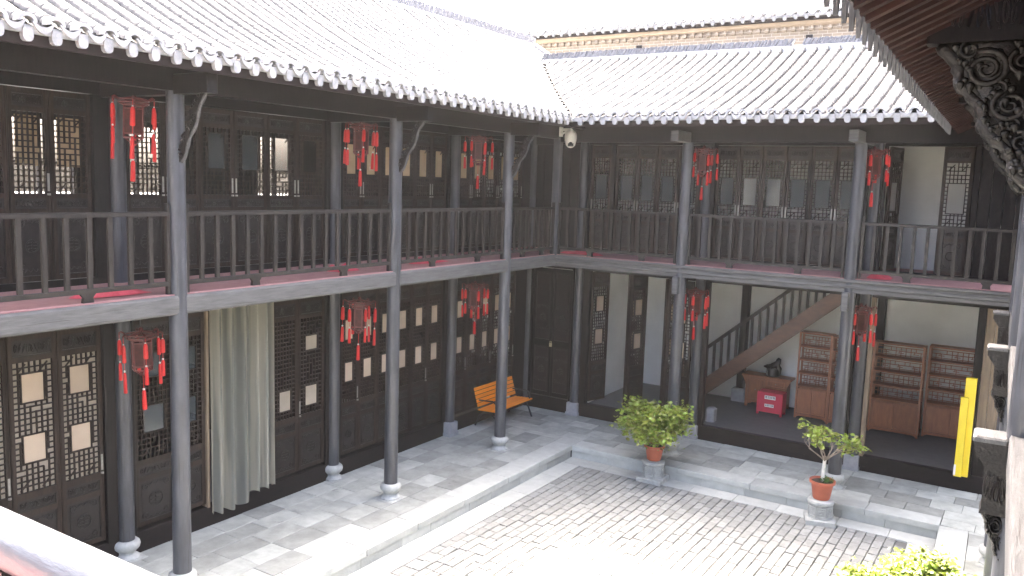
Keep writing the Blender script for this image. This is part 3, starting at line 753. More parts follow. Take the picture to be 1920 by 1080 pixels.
# two leaves folded inwards beside the curtain
door(LEFT, -7.945, -7.36, WL+.03, False, None, None, WIN2, rot=R(86), glass=True)
door(LEFT, -7.31, -6.725, WL+.03, False, None, None, WIN2, rot=R(-86), hinge='r', glass=True)
door(LEFT, -6.675, -6.11, WL, False, 'whitepaper', None, [(.25, .8, 1.48, 1.82)], glass=False)
door(LEFT, -6.10, -5.49, WL, False, 'whitepaper', None, [(.25, .8, 1.48, 1.82), (.25, .8, 2.46, 2.70)], plate='l')
post(LEFT, -5.485, -5.40, WL, .3, 3.37); post(LEFT, -5.19, -5.1, WL, .3, 3.37)
L2 = [-5.09, -4.60, -4.09, -3.58, -3.07, -2.56, -2.05]
for i in range(6): door(LEFT, L2[i]+.005, L2[i+1]-.005, WL, False, 'paper', None, WIN2, plate='r' if i % 2 == 0 else None)
post(LEFT, -2.045, -1.93, WL, .3, 3.37); post(LEFT, -1.71, -1.66, WL, .3, 3.37)
L3 = [-1.65, -1.16, -.68, -.19, .30, .79]
for i in range(5): door(LEFT, L3[i]+.005, L3[i+1]-.005, WL, False, 'paper', None, WIN2, plate='r' if i % 2 == 0 else None)
post(LEFT, .795, 1.29, WL, .3, 3.37, d=.04)
# upper floor
U0 = [-12.62, -11.96, -11.30, -10.75, -10.24, -9.70]
for i in range(5): door(LEFT, U0[i]+.005, U0[i+1]-.005, WL, True, None, backz=(5.45, 6.06), backing='amber', wins=[], plate='r' if i % 2 == 1 else None)
for i in (3, 4): pass
post(LEFT, -9.695, -9.47, WL, 4.01, 6.39); post(LEFT, -9.25, -9.22, WL, 4.01, 6.39)
U1 = [-9.215, -8.62, -8.04, -7.42, -6.77, -6.15, -5.50]
for i in range(6): door(LEFT, U1[i]+.005, U1[i+1]-.005, WL, True, None, None, WIN1 if i else [], plate=('r' if i % 2 == 0 else 'l'), glass=i in (2, 3, 4))
post(LEFT, -5.495, -5.40, WL, 4.01, 6.39); post(LEFT, -5.19, -5.09, WL, 4.01, 6.39)
U2 = [-5.085, -4.57, -4.06, -3.55, -3.04, -2.53, -2.02]
for i in range(6): door(LEFT, U2[i]+.005, U2[i+1]-.005, WL, True, 'amber', None, WIN1, plate='r' if i % 2 == 0 else 'l')
post(LEFT, -2.015, -1.93, WL, 4.01, 6.39); post(LEFT, -1.71, -1.66, WL, 4.01, 6.39)
U3 = [-1.655, -1.14, -.62, -.10, .42, .94]
for i in range(5): door(LEFT, U3[i]+.005, U3[i+1]-.005, WL, True, 'amber', None, WIN1, plate='r' if i % 2 == 0 else 'l')
post(LEFT, .945, 1.29, WL, 4.01, 6.39, d=.04)
# rooms behind: floors, rear wall with windows, end walls
part('room_floor', B(-15.4, 4.4, WL+.09, 5.2, .2, .3), 'floor', LEFT)
rw = MB(); WIN = [(-7.05, -6.0), (-3.75, -2.75), (-8.95, -7.7)]
edges = [-15.4]+[e for ab in sorted(WIN) for e in ab]+[4.4]
for i in range(0, len(edges), 2): rw.box(edges[i], edges[i+1], 5.2, 5.35, .0, 7.6)
for a, b in WIN: rw.box(a, b, 5.2, 5.35, .0, 4.85); rw.box(a, b, 5.2, 5.35, 6.25, 7.6)
part('rear_wall', rw, 'darkwood', LEFT)
for a, b in sorted(WIN):
    f = part('rear_window', MB().box(a, a+.05, 5.22, 5.3, 4.85, 6.25).box(b-.05, b, 5.22, 5.3, 4.85, 6.25).box((a+b)/2-.025, (a+b)/2+.025, 5.22, 5.3, 4.85, 6.25).box(a+.05, b-.05, 5.225, 5.295, 5.5, 5.54), 'doorframe', LEFT)
part('end_wall', B(4.4, 4.55, 1.6, 5.3, 0, 7.3), 'plaster', LEFT); part('end_wall', B(-15.5, -15.4, .1, 5.3, 0, 7.2), 'plaster', LEFT)
part('partition', B(-9.4, -9.32, WL+.1, 5.2, .3, 3.8), 'darkwood', LEFT); part('partition', B(-5.33, -5.25, WL+.1, 5.2, .3, 3.8), 'darkwood', LEFT)
part('partition', B(-1.86, -1.78, WL+.1, 5.2, .3, 7.2), 'darkwood', LEFT)

# ---- back wing
for x in (2.94, 6.16, 9.2):
    column(BACK, x, 0, .27, 6.42, .115, 'drum')
    part('beam_end', MB().cbox(x-.08, x+.08, -.74, 1.4, 6.33, 6.53, .012), 'beam', BACK)
    part('beam_stub', MB().cbox(x-.085, x+.035, -.25, -.125, 3.34, 3.68, .012), 'beam', BACK)
for x, bs in ((-.07, 'block'), (2.88, 'block'), (6.22, 'block')):
    column(BACK, x, WB-.02, .26, 7.3, .108, bs)
part('eave_purlin', MB().tube([(.6, -.62, 6.68), (9.4, -.62, 6.68)], .065, 12), 'darkwood', BACK, smooth=True)
part('tie_beam', MB().cbox(.08, 9.4, -.07, .07, 6.34, 6.70, .012), 'darkwood', BACK)
for a, b, n in ((.09, 2.81, 12), (3.07, 6.03, 13), (6.29, 9.07, 12)): railing(BACK, a, b, n)
for a, b in ((-1.36, -.19), (.05, 2.76), (3.0, 6.1), (6.34, 9.6)):
    part('sill', MB().cbox(a, b, WB-.05, WB+.09, -.03, .31, .01), 'sill', BACK)
    part('lintel', MB().cbox(a, b, WB-.06, WB+.07, 3.46, 3.80, .01), 'darkwood', BACK)
    part('upper_sill', MB().cbox(a, b, WB-.05, WB+.07, ZD-.02, 4.0, .01), 'darkwood', BACK)
    part('upper_lintel', MB().cbox(a, b, WB-.06, WB+.07, 6.36, 6.60, .01), 'darkwood', BACK)
    part('frieze', B(a, b, WB-.01, WB+.03, 6.60, 7.4), 'darkwood', BACK)
# panelled double door in the corner
for a, b in ((-1.28, -.76), (-.75, -.23)):
    d = part('plank_door', MB().box(0, .055, -.025, .025, .33, 3.44).box(b-a-.055, b-a, -.025, .025, .33, 3.44).box(.055, b-a-.055, -.022, .022, .33, .42).box(.055, b-a-.055, -.022, .022, 1.55, 1.7).box(.055, b-a-.055, -.022, .022, 3.36, 3.44), 'darkwood', BACK, (a, WB, 0))
    for z0, z1 in ((.42, 1.55), (1.7, 3.36)):
        p = part('panel', panelmesh(b-a-.11, z0, z1), 'carved', d, (.055, 0, 0))
        link('carving', relief_mesh(b-a-.11, .7, 'medallion'), d, (.055, -.017, z0+.2))['kind'] = 'stuff'
    if a < -1: part('padlock', MB().cbox(.48, .55, -.06, -.03, 1.55, 1.64, .008).tube([(.495, -.045, 1.63), (.495, -.045, 1.68), (.535, -.045, 1.68), (.535, -.045, 1.63)], .007, 6), 'brass', d)
post(BACK, -1.36, -1.285, WB, .3, 3.47); post(BACK, -.225, -.18, WB, .3, 3.47)
# open folding leaves of the first bay
ZSL = (.36, 1.0, 1.07, 1.23, 1.32, 3.08, 3.14, 3.38, 3.44)
post(BACK, .055, .24, WB, .3, 3.47)
door(BACK, .25, .83, WB+.03, False, 'paper', None, WIN2, rot=R(74), zs=ZSL)
door(BACK, 1.15, 1.73, WB+.10, False, 'paper', None, WIN2, rot=R(74), zs=ZSL)
door(BACK, 1.22, 1.80, WB+.10, False, 'paper', None, WIN2, rot=R(77), zs=ZSL)
door(BACK, 2.08, 2.66, WB+.02, False, 'paper', None, WIN2, rot=R(60), hinge='l', zs=ZSL)
door(BACK, 2.16, 2.74, WB, False, 'paper', None, WIN2, zs=ZSL)
post(BACK, 3.0, 3.1, WB, .3, 3.47); post(BACK, 6.02, 6.1, WB, .3, 3.47); post(BACK, 6.34, 6.42, WB, .3, 3.47, 'planks')
post(BACK, 8.17, 8.30, WB, .3, 3.47)
for i in range(7):
    part('wall_plank', MB().cbox(8.305+i*.155, 8.455+i*.155, WB-.02, WB+.02, 1.15, 3.46, .004), 'planks', BACK)
part('wall_rail', MB().cbox(8.3, 9.4, WB-.045, WB+.045, 1.07, 1.145, .006), 'darkwood', BACK)
part('wall_panel', B(8.3, 9.4, WB-.015, WB+.015, .31, 1.07), 'darkwood', BACK)
# upper wall of the back wing
ZSU = (4.01, 4.62, 4.68, 4.83, 4.88, 6.06, 6.10, 6.30, 6.35)
WINB = [(.14, .86, 5.14, 5.68)]
for i in range(5): part('wall_plank', MB().cbox(-1.36+i*.235, -1.13+i*.235, WB-.02, WB+.02, 4.0, 6.36, .004), 'darkwood', BACK)
post(BACK, .05, .12, WB, 4.0, 6.36)
BU = [(.13, .62), (.75, 1.26), (1.27, 1.74), (1.75, 2.22), (2.23, 2.70)]
for i, (a, b) in enumerate(BU): door(BACK, a, b, WB, True, None, None, WINB, zs=ZSU, glass=True, plate='r' if i % 2 else 'l')
post(BACK, .63, .74, WB, 4.0, 6.36); post(BACK, 2.705, 2.77, WB, 4.0, 6.36); post(BACK, 2.99, 3.07, WB, 4.0, 6.36)
BU2 = [3.075, 3.56, 4.04, 4.53, 5.01, 5.49, 5.97]
for i in range(6): door(BACK, BU2[i]+.004, BU2[i+1]-.004, WB, True, None, None, WINB, zs=ZSU, glass=True, plate='r' if i % 2 == 0 else 'l')
post(BACK, 5.975, 6.1, WB, 4.0, 6.36); post(BACK, 6.34, 6.40, WB, 4.0, 6.36)
door(BACK, 6.44, 6.92, WB+.03, True, None, None, WINB, rot=R(72), zs=ZSU)
door(BACK, 7.36, 7.86, WB, True, None, None, WINB, zs=ZSU)
post(BACK, 7.865, 7.97, WB, 4.0, 6.36)
for i in range(7): part('wall_plank', MB().cbox(7.975+i*.2, 8.17+i*.2, WB-.02, WB+.02, 4.0, 6.36, .004), 'darkwood', BACK)
# rooms of the back wing
part('room_floor', B(.0, 9.4, WB+.085, 4.4, .2, ZF), 'floor', BACK)
part('rear_wall', B(.0, 9.6, 4.3, 4.45, .0, 7.9), 'plaster', BACK)
part('side_wall', B(.10, .235, WB+.1, 4.29, ZF, 3.72), 'plaster', BACK); part('side_wall', B(.0, .1, WB+.1, 4.29, 3.93, 8.0), 'plaster', BACK)
part('side_wall', B(9.4, 9.55, WB+.1, 4.29, .0, 8.0), 'plaster', BACK)
part('upper_room_wall', B(.1, 9.4, 3.1, 3.2, ZD, 6.7), 'plaster', BACK)
part('upper_ceiling', B(-1.4, 9.4, WB+.04, 4.3, 6.7, 6.78), 'soffit', BACK)
part('ceiling_board', B(.0, 9.4, WB+.08, 4.29, 3.72, 3.78), 'plaster', BACK)
part('upper_floor_finish', B(.1, 9.4, WB+.08, 3.1, ZD-.004, ZD+.004), 'carpet', BACK)
for x in (3.05, 6.12):
    p = part('room_post', MB().cbox(x-.085, x+.085, 4.08, 4.29, .6, 3.72, .01), 'darkwood', BACK)
    part('column_base', MB().cbox(x-.17, x+.17, 3.98, 4.285, ZF, .62, .02), 'block', p)
part('door_stone', MB().cbox(3.02, 3.22, 1.75, 2.0, ZF, .62, .04), 'block', BACK)

# ---- right wing
column(RIGHT, 4.1, 0, .27, 6.35, .115, 'drum')
for u in (0., -4.12, -7.5):
    column(RIGHT, u, 0, .27, 6.35, .115, 'drum')
    be = part('beam_end', MB().cbox(u-.085, u+.085, -.83, .8, 6.47, 6.80, .014), 'darkwood', RIGHT)
    link('carving', relief_mesh(.5, .3, 'scroll'), be, (u+.09, -.72, 6.49), (0, 0, R(90)))['kind'] = 'stuff'
    bracket(RIGHT, u, 6.49, .0, 1.08)
    # moulded, carved floor-beam end towards the court
    poly = [(-.30, 3.86), (-.30, 3.80), (-.285, 3.785), (-.275, 3.76), (-.25, 3.735), (-.225, 3.69), (-.22, 3.40), (-.23, 3.36), (.0, 3.36), (.0, 3.86)]
    fb = part('floor_beam_end', MB().prism(poly, u-.12, u+.12, 'x'), 'bracket', RIGHT, (0, 0, -.09))
    part('cap_stone', MB().cbox(u-.13, u+.13, -.31, -.097, 3.862, 3.902, .012), 'beam', fb)
    link('carving', relief_mesh(.2, .3, 'scroll'), fb, (u+.122, -.22, 3.4), (0, 0, R(90)))['kind'] = 'stuff'
    link('corbel', bracket_mesh(), fb, (u, .03, 3.37), (0, 0, 0), (1.1, .36, .5))
part('tie_beam', MB().cbox(-8.3, 4.2, -.07, .07, 6.35, 6.60, .012), 'darkwood', RIGHT)
part('wall', B(-8., 6.2, 1.5, 1.6, 0, 7.4), 'darkwood', RIGHT)
part('rear_wall', B(-8., 6.2, 4.6, 4.75, 0, 8.4), 'plaster', RIGHT)
for a, b, n in ((-3.99, -.13, 14), (-7.37, -4.25, 12), (.13, 4.2, 14)): railing(RIGHT, a, b, n, .02)
# ---- near balcony under the viewer (front wing): rail, beam, deck
rl = part('handrail', MB().lathe([(.036, 0), (.036, 9.0)], 16), 'column', FRONT, (0, 0, ZR-.036), (0, R(-90), 0), smooth=True)
part('bottom_rail', MB().cbox(-9.0, 0, -.03, .03, 4.03, 4.085, .006), 'rail', FRONT)
for i in range(32): link('baluster', CACHE['bal'], FRONT, (-9.0+.27*(i+1), 0, -.02))
part('gallery_beam', MB().cbox(-8.9, .0, -.09, .09, ZB0, ZB1, .015), 'beam', FRONT)
part('gallery_floor', B(-9.6, .0, .095, 2.6, ZB1-.12, ZD-.006), 'soffit', FRONT)
part('carpet', B(-9.6, .0, .15, 2.5, ZD-.004, ZD+.008), 'carpet', FRONT)

# ================================================================== FAR BRICK BUILDING
FAR = thing('brick_building', 'pale brick building behind the back roof, with scalloped tiled eave', 'building', (0, 9, 0))
part('wall', B(-9, 16, 0, .3, 0, 10.3), 'brick', FAR)
part('cornice', MB().prism([(-.02, 10.10), (-.10, 10.13), (-.14, 10.15), (-.14, 10.29), (-.02, 10.31)], -9, 16, 'x'), 'ochre', FAR)
me = shared('dent', 'brick_dentil', lambda: B(-.06, .06, -.09, -.001, 9.97, 10.095), 'brick')
for i in range(70): link('brick_dentil', me, FAR, (-8.8+i*.25, 0, 0))
for x in (-2.3, 2.9): part('wall_pier', B(x-.09, x+.09, -.05, 0, 9.0, 9.85), 'darkwood', FAR)
PF = dict(id='F', w0=-.3, z0=10.36, a=.42, b=.015, run=5.0, mat='paletile', mat2='paletile')
roof(FAR, PF, -9, 16, .3, lambda u: 0, rafters=False)
part('skylight', MB().cbox(-2.6, -.6, 1.0, 1.9, 10.75, 11.05, .02), 'concrete', FAR)
part('skylight', MB().cbox(.9, 4.0, 1.0, 1.9, 10.75, 11.15, .02), 'concrete', FAR)

# ================================================================== LANTERNS
def lantern(loc, rz, label, drop):
    """origin at the hanging hook; drop = cord length"""
    t = thing('palace_lantern', label, 'lantern', loc, rz, 'red tasselled palace lanterns under the galleries')
    t.rotation_euler.x = random.uniform(-.025, .025); t.rotation_euler.y = random.uniform(-.025, .025)
    z = -drop
    part('cord', MB().tube([(0, 0, 0), (0, 0, z)], .006, 6), 'iron', t)
    def frame():
        m = MB(); rr_ = .125
        for k in range(6):
            a = R(60*k); c, s = math.cos(a), math.sin(a); a2 = R(60*(k+1)); c2, s2 = math.cos(a2), math.sin(a2)
            m.bar((rr_*c, rr_*s, -.12), (rr_*c, rr_*s, -.52), .018)
            for zz, q in ((-.12, rr_), (-.52, rr_), (-.16, rr_), (-.47, rr_), (-.05, .20), (-.09, .20)):
                m.bar((q*c, q*s, zz), (q*c2, q*s2, zz), .016)
            m.bar((0, 0, -.01), (.2*c, .2*s, -.05), .016); m.bar((.2*c, .2*s, -.09), (rr_*c, rr_*s, -.12), .014)
            m.tube([(.2*c, .2*s, -.05), (.25*c, .25*s, -.02), (.275*c, .275*s, -.035), (.275*c, .275*s, -.06)], .011, 6)
            m.bar((rr_*c, rr_*s, -.52), (.04*c, .04*s, -.58), .012)
        m.lathe([(.03, -.03), (.03, .02), (.012, .04)], 8); m.lathe([(.045, -.60), (.05, -.57), (.03, -.55)], 8)
        return m
    f = link('frame', shared('lframe', 'frame', frame, 'lframe'), t, (0, 0, z))
    def pane(): return MB().box(-.058, .058, -.002, .002, -.465, -.165)
    me = shared('lpane', 'pane', pane, 'lglass')
    for k in range(6):
        a = R(60*k+30); link('pane', me, t, (.107*math.cos(a), .107*math.sin(a), z), (0, 0, a+R(90)))
    def tas():   # two-tier tassel hung from an arm
        m = MB(); m.tube([(0, 0, -.05), (0, 0, -.13)], .003, 5)
        m.lathe([(.008, -.13), (.02, -.145), (.028, -.17), (.031, -.33), (.025, -.345)], 9)
        m.tube([(0, 0, -.345), (0, 0, -.43)], .003, 5)
        m.lathe([(.008, -.455), (.018, -.47), (.023, -.5), (.027, -.70), (.021, -.705)], 9)
        return m
    def bead(): return MB().lathe([(.002, -.43), (.013, -.437), (.013, -.452), (.006, -.458)], 8).lathe([(.002, -.12), (.011, -.125), (.011, -.135), (.004, -.14)], 8)
    mt = shared('tassel', 'tassel', tas, 'tassel', True); mb_ = shared('bead', 'bead', bead, 'bead', True)
    for k in range(6):
        a = R(60*k); sw = random.uniform(.9, 1.1)
        o = link('tassel', mt, t, (.275*math.cos(a), .275*math.sin(a), z), (random.uniform(-.025, .025), random.uniform(-.025, .025), random.random()), (random.uniform(.8, 1.1), random.uniform(.8, 1.1), random.uniform(.85, 1.15))); link('bead', mb_, o)
    def ctas():
        m = MB(); m.tube([(0, 0, -.58), (0, 0, -.80)], .004, 5)
        m.lathe([(.008, -.80), (.02, -.815), (.026, -.84), (.032, -1.06), (.026, -1.07)], 9); return m
    o = link('tassel', shared('ctassel', 'tassel', ctas, 'tassel', True), t, (0, 0, z))
    link('bead', shared('cbead', 'bead', lambda: MB().lathe([(.003, -.775), (.016, -.785), (.016, -.80), (.008, -.806)], 8), 'bead', True), o)
    return t
side = ['at the leftmost gallery column', 'at the middle gallery column of the left wing', 'nearest the far left corner of the courtyard']
for y, s in zip((-9.55, -5.38, -1.93), side):
    lantern((-.75, y, 6.62), random.random(), 'red tasselled lantern hanging upstairs '+s, .26)
    lantern((-.75, y, 3.79), random.random(), 'red tasselled lantern hanging downstairs '+s, .42)
for x, s in zip((3.02, 6.26), ('above the dense potted shrub, ', 'above the sparse potted tree, ')):
    lantern((x, .7, 6.7), random.random(), 'red tasselled lantern '+s+'upstairs in the back gallery', .42)
    lantern((x, .7, 3.79), random.random(), 'red tasselled lantern '+s+'under the back gallery', .42)

# ================================================================== BENCH
bn = thing('park_bench', 'orange slatted park bench with black iron ends against the left wing', 'bench', (-1.28, -.2, 0), R(90))
LB = .78
for i in range(6): part('seat_slat', MB().cbox(-LB, LB, -.52+i*.083, -.52+i*.083+.07, .41-.004*i, .435-.004*i, .006), 'orange', bn)
for i in range(5):
    z = .47+i*.085; y = -.035+.075*(i+.2)/1.6*.55
    part('back_slat', MB().cbox(-LB, LB, -.013, .013, -.036, .036, .006), 'orange', bn, (0, y, z+.03), (R(-14), 0, 0))
for sx in (-.7, .7):
    m = MB()
    m.tube([(sx, -.56, .012), (sx, -.53, .08), (sx, -.46, .24), (sx, -.34, .335), (sx, -.24, .36), (sx, -.14, .335), (sx, -.03, .24), (sx, .04, .08), (sx, .08, .012)], .021, 8)
    part('leg', m, 'iron', bn, smooth=True)
    part('bench_end', MB().tube([(sx, -.53, .395), (sx, -.28, .375), (sx, -.06, .385), (sx, -.02, .45), (sx, .10, .86), (sx, .125, .90)], .019, 8), 'iron', bn, smooth=True)
    part('armrest', MB().tube([(sx, -.47, .39), (sx, -.49, .48), (sx, -.46, .58), (sx, -.38, .625), (sx, -.2, .61), (sx, .03, .60)], .018, 8), 'iron', bn, smooth=True)
part('cross_bar', MB().tube([(-.7, -.24, .345), (.7, -.24, .345)], .014, 8), 'iron', bn)

# ================================================================== PLANT STANDS AND POTTED SHRUBS
def stand(loc, label, rz=0):
    t = thing('stone_plinth', label, 'plinth', loc, rz, 'carved stone plinths under the pots')
    part('foot', MB().cbox(-.25, .25, -.25, .25, 0, .09, .012), 'drum', t)
    m = MB().lathe([(.21, .085), (.215, .10), (.205, .125), (.205, .30), (.215, .325), (.20, .335)], 8, ph=R(22.5)); part('drum', m, 'drum', t)
    for k in range(8):
        a = R(45*k); c = .192
        f = MB()
        for q in ((-.07, .07, .135, .147), (-.07, .07, .285, .297), (-.07, -.058, .147, .285), (.058, .07, .147, .285)): f.box(q[0], q[1], -.012, .004, q[2], q[3])
        rr = random.Random(k)
        for _ in range(5):
            x, z = rr.uniform(-.04, .04), rr.uniform(.17, .265); f.bar((x-.02, -.003, z-.012), (x+.02, -.003, z+.012), .012, .014)
        part('carved_panel', f, 'drum', t, (c*math.cos(a), c*math.sin(a), 0), (0, 0, a+R(90)))
    part('cap', MB().lathe([(.19, .33), (.215, .345), (.222, .37), (.21, .40), (.17, .415), (.02, .418)], 24), 'drum', t, smooth=True)
    return t
def potted(loc, label, seed, kind, potr=.19, poth=.3, cat='potted plant', rz=None):
    rr = random.Random(seed); t = thing('potted_shrub', label, cat, loc, rr.random() if rz is None else rz, None)
    part('pot', MB().lathe([(potr*.66, 0), (potr*.72, .02), (potr*.92, poth*.82), (potr*.98, poth*.84), (potr*1.08, poth*.86), (potr*1.08, poth), (potr*.98, poth), (potr*.94, poth*.9), (potr*.9, poth*.88)], 28), 'pot', t, smooth=True)
    part('soil', MB().lathe([(potr*.93, poth*.84), (potr*.9, poth*.9), (potr*.4, poth*.94), (.01, poth*.95)], 20), 'soil', t)
    br = MB(); tips = []
    def grow(p, d, ln, r, lvl):
        n = 4; pts = [p]; dd = d.copy(); q = p.copy()
        for i in range(n):
            dd = (dd+Vector((rr.uniform(-.25, .25), rr.uniform(-.25, .25), rr.uniform(-.1, .15)))).normalized(); q = q+dd*ln/n; pts.append(q.copy())
        br.tube(pts, [r*(1-.5*i/n) for i in range(n+1)], 6)
        if lvl == 0: tips.append((q, dd)); return
        if lvl == 1: tips.append((q, dd))
        for k in range(rr.choice((2, 3)) if kind == 'dense' else 2):
            nd = (dd+Vector((rr.uniform(-1, 1), rr.uniform(-1, 1), rr.uniform(-.25, .6)))*.85).normalized()
            grow(pts[-1-rr.choice((0, 0, 1))], nd, ln*rr.uniform(.6, .85), r*.6, lvl-1)
    if kind == 'dense':
        for k in range(5):
            a = k*1.3+rr.random(); grow(Vector((.05*math.cos(a), .05*math.sin(a), poth*.9)), Vector((.75*math.cos(a), .75*math.sin(a), .8)).normalized(), .32, .02, 3)
        for k in range(5):
            a = k*1.256+rr.random()*.5; grow(Vector((.02*math.cos(a), .02*math.sin(a), poth+.08)), Vector((math.cos(a), math.sin(a), .22)).normalized(), .27, .013, 2)
        tr = MB().tube([(0, 0, poth*.9), (.01, 0, poth+.1), (.03, .01, poth+.22)], [.035, .03, .02], 8)
    else:
        tr = MB().tube([(0, 0, poth*.9), (.0, 0, poth+.18), (.01, .0, poth+.36)], [.032, .03, .028], 8)
        for k in range(7):
            a = k*.9+rr.random(); grow(Vector((.01, 0, poth+.34)), Vector((.8*math.cos(a), .8*math.sin(a), .62)).normalized(), .33, .015, 2)
        part('upper_trunk', MB().tube([(.01, 0, poth+.36), (.012, 0, poth+.43)], [.03, .022], 8), 'bark', t)
    part('trunk', tr, 'limewash' if kind == 'sparse' else 'bark', t, smooth=True)
    part('branches', br, 'bark', t, smooth=True)
    lf = MB()
    def leaf(p, n_, sz, ax):
        n_.normalize(); a = ax-n_*ax.dot(n_)
        if a.length < .01: a = n_.orthogonal()
        a.normalize(); b = n_.cross(a)
        pr = ((0, 0), (.25, .36), (.6, .42), (.9, .24), (1, 0), (.9, -.24), (.6, -.42), (.25, -.36))
        lf.add([p+a*sz*u_+b*sz*v_+n_*(sz*(.22*abs(v_)-.18*u_*u_)) for u_, v_ in pr], [(0, 1, 2, 3, 4), (0, 4, 5, 6, 7)])
    for q, d in tips:
        if kind == 'dense': k = rr.randint(28, 40); sp = .105
        else:
            if rr.random() < .12: continue
            k = rr.randint(10, 18); sp = .06
        for _ in range(k):
            o = Vector((rr.gauss(0, 1), rr.gauss(0, 1), rr.gauss(0, .7)))*sp
            dr = (d*.4+Vector((rr.gauss(0, 1), rr.gauss(0, 1), rr.gauss(.2, .6)))).normalized()
            leaf(q+o, Vector((rr.gauss(0, .6), rr.gauss(0, .6), 1)), rr.uniform(.045, .085), dr)
    if kind == 'dense':
        allv = [q for q, d in tips]
    cr = part('crown', lf, 'leaf', t)
    if kind == 'sparse':
        lf = MB()
        for _ in range(260):
            a = rr.random()*6.28; q = rr.random()**.5*.11
            leaf(Vector((.07+q*math.cos(a), -.05+q*math.sin(a), poth*.93+rr.random()*.09)), Vector((rr.gauss(0, .6), rr.gauss(0, .6), 1)), rr.uniform(.015, .03), Vector((rr.gauss(0, 1), rr.gauss(0, 1), .3)))
        part('weeds', lf, 'moss', t)
    return t
stand((3.02, -1.08, ZC), 'carved stone plinth under the pot of the dense leafy shrub')
potted((3.02, -1.08, ZC+.419), 'dense bright green shrub in a terracotta pot on a carved plinth', 11, 'dense')
stand((6.20, -1.22, ZC), 'carved stone plinth under the pot of the sparse white-trunked tree', .3)
potted((6.20, -1.22, ZC+.419), 'sparse small tree with white painted trunk in a terracotta pot', 21, 'sparse', .2, .33)
stand((8.04, -5.25, ZC), 'carved stone plinth under the sunlit shrub at the lower right', .2)
potted((8.04, -5.25, ZC+.419), 'sunlit bleached-looking shrub in a pot beside the right walkway', 35, 'dense', rz=2.6).scale = (.84, .84, .84)

# ================================================================== STAIRCASE
st = thing('wooden_staircase', 'brown wooden staircase climbing to the right behind the ground-floor opening', 'staircase', (0, 2.75, 0))
p0, p1 = Vector((2.05, 0, .34)), Vector((5.9, 0, 3.62))
for y in (-.03, .87):
    part('stringer', MB().bar(p0+Vector((0, y, .02)), p1+Vector((0, y, .02)), .05, .30, (0, 0, 1)), 'stairwood', st)
for i in range(16):
    t = (i+.5)/16; c = p0.lerp(p1, t); part('tread', B(c.x-.12, c.x+.14, 0, .84, c.z-.0, c.z+.035), 'stairwood', st)
h0, h1 = p0+Vector((0, -.03, .93)), p1+Vector((0, -.03, .93))
part('handrail', MB().bar(h0, h1, .06, .075), 'rail', st)
for i in range(23):
    t = (i+.6)/23; c = p0.lerp(p1, t); part('baluster', B(c.x-.028, c.x+.028, -.05, -.01, c.z+.12, c.z+.93), 'rail', st)
part('newel_post', MB().cbox(2.0, 2.12, -.09, .03, ZF, 1.45, .01), 'stairwood', st)

# ================================================================== FURNITURE IN THE OPEN ROOM
def bookcase(x0, x1, yf, h, label, back=True):
    t = thing('bookcase', label, 'bookcase', (x0, yf, ZF), 0, 'reddish hardwood bookcases in the open room'); w = x1-x0; d = .36
    for x in (0, w-.04):
        for y in (0, d-.04): part('post', B(x, x+.04, y, y+.04, .0, h), 'shelfwood', t)
    zs = [.72+(h-.74)*i/4 for i in range(5)]
    for z in zs+[.08]: part('shelf', B(.002, w-.002, .004, d-.004, z, z+.028), 'shelfwood', t)
    for i in range(4):
        z0 = zs[i]+.03; z1 = z0+.22; m = MB(); y = d-.03
        rr = random.Random(i)
        for z in (z0+.02, z1-.03, (z0+z1)/2): m.box(.04, w-.04, y, y+.014, z-.008, z+.008)
        n = 9
        for k in range(n):
            x = .06+(w-.12)*(k+.5)/n; lo, hi = rr.choice(((z0, z1-.03), (z0, (z0+z1)/2), ((z0+z1)/2, z1-.03), (z0, z1-.03)))
            m.box(x-.008, x+.008, y+.001, y+.013, lo, hi)
        for k in range(3):
            x = .06+(w-.12)*(k+.5)/3; m.box(x-.06, x+.06, y+.002, y+.012, z0+.06, z0+.074); m.box(x-.035, x-.02, y+.0015, y+.0125, z0+.06, z0+.13)
        part('fretwork', m, 'shelfwood', t)
    for k in (0, 1):
        a, b = .045+k*(w-.09)/2+.003, .045+(k+1)*(w-.09)/2-.003
        dd = part('cabinet_door', B(a, b, .008, .022, .115, .70), 'shelfwood', t)
        m = MB()
        for q in ((a, b, .115, .155), (a, b, .66, .70), (a, a+.035, .155, .66), (b-.035, b, .155, .66)): m.box(q[0], q[1], .001, .0075, q[2], q[3])
        part('door_frame', m, 'shelfwood', dd)
    part('side_panel', B(.002, .012, .04, d-.04, .1, .72), 'shelfwood', t); part('side_panel', B(w-.012, w-.002, .04, d-.04, .1, .72), 'shelfwood', t)
    if back: part('back_panel', B(.03, w-.03, d-.012, d-.004, .1, .72), 'shelfwood', t)
    part('apron', MB().prism([(.04, .08), (.04, .02), (.10, .05), (w/2, .055), (w-.10, .05), (w-.04, .02), (w-.04, .08)], .006, .024, 'y'), 'shelfwood', t)
    return t
bookcase(4.55, 5.27, 3.42, 1.98, 'bookcase nearest the staircase, white wall showing through its fretwork')
bookcase(5.28, 6.12, 3.30, 1.98, 'bookcase half hidden behind the right gallery column')
bookcase(6.14, 7.15, 3.36, 1.97, 'bookcase standing forward, second from the yellow post cover')
bookcase(7.19, 8.24, 3.66, 1.97, 'set-back bookcase behind the yellow post cover')
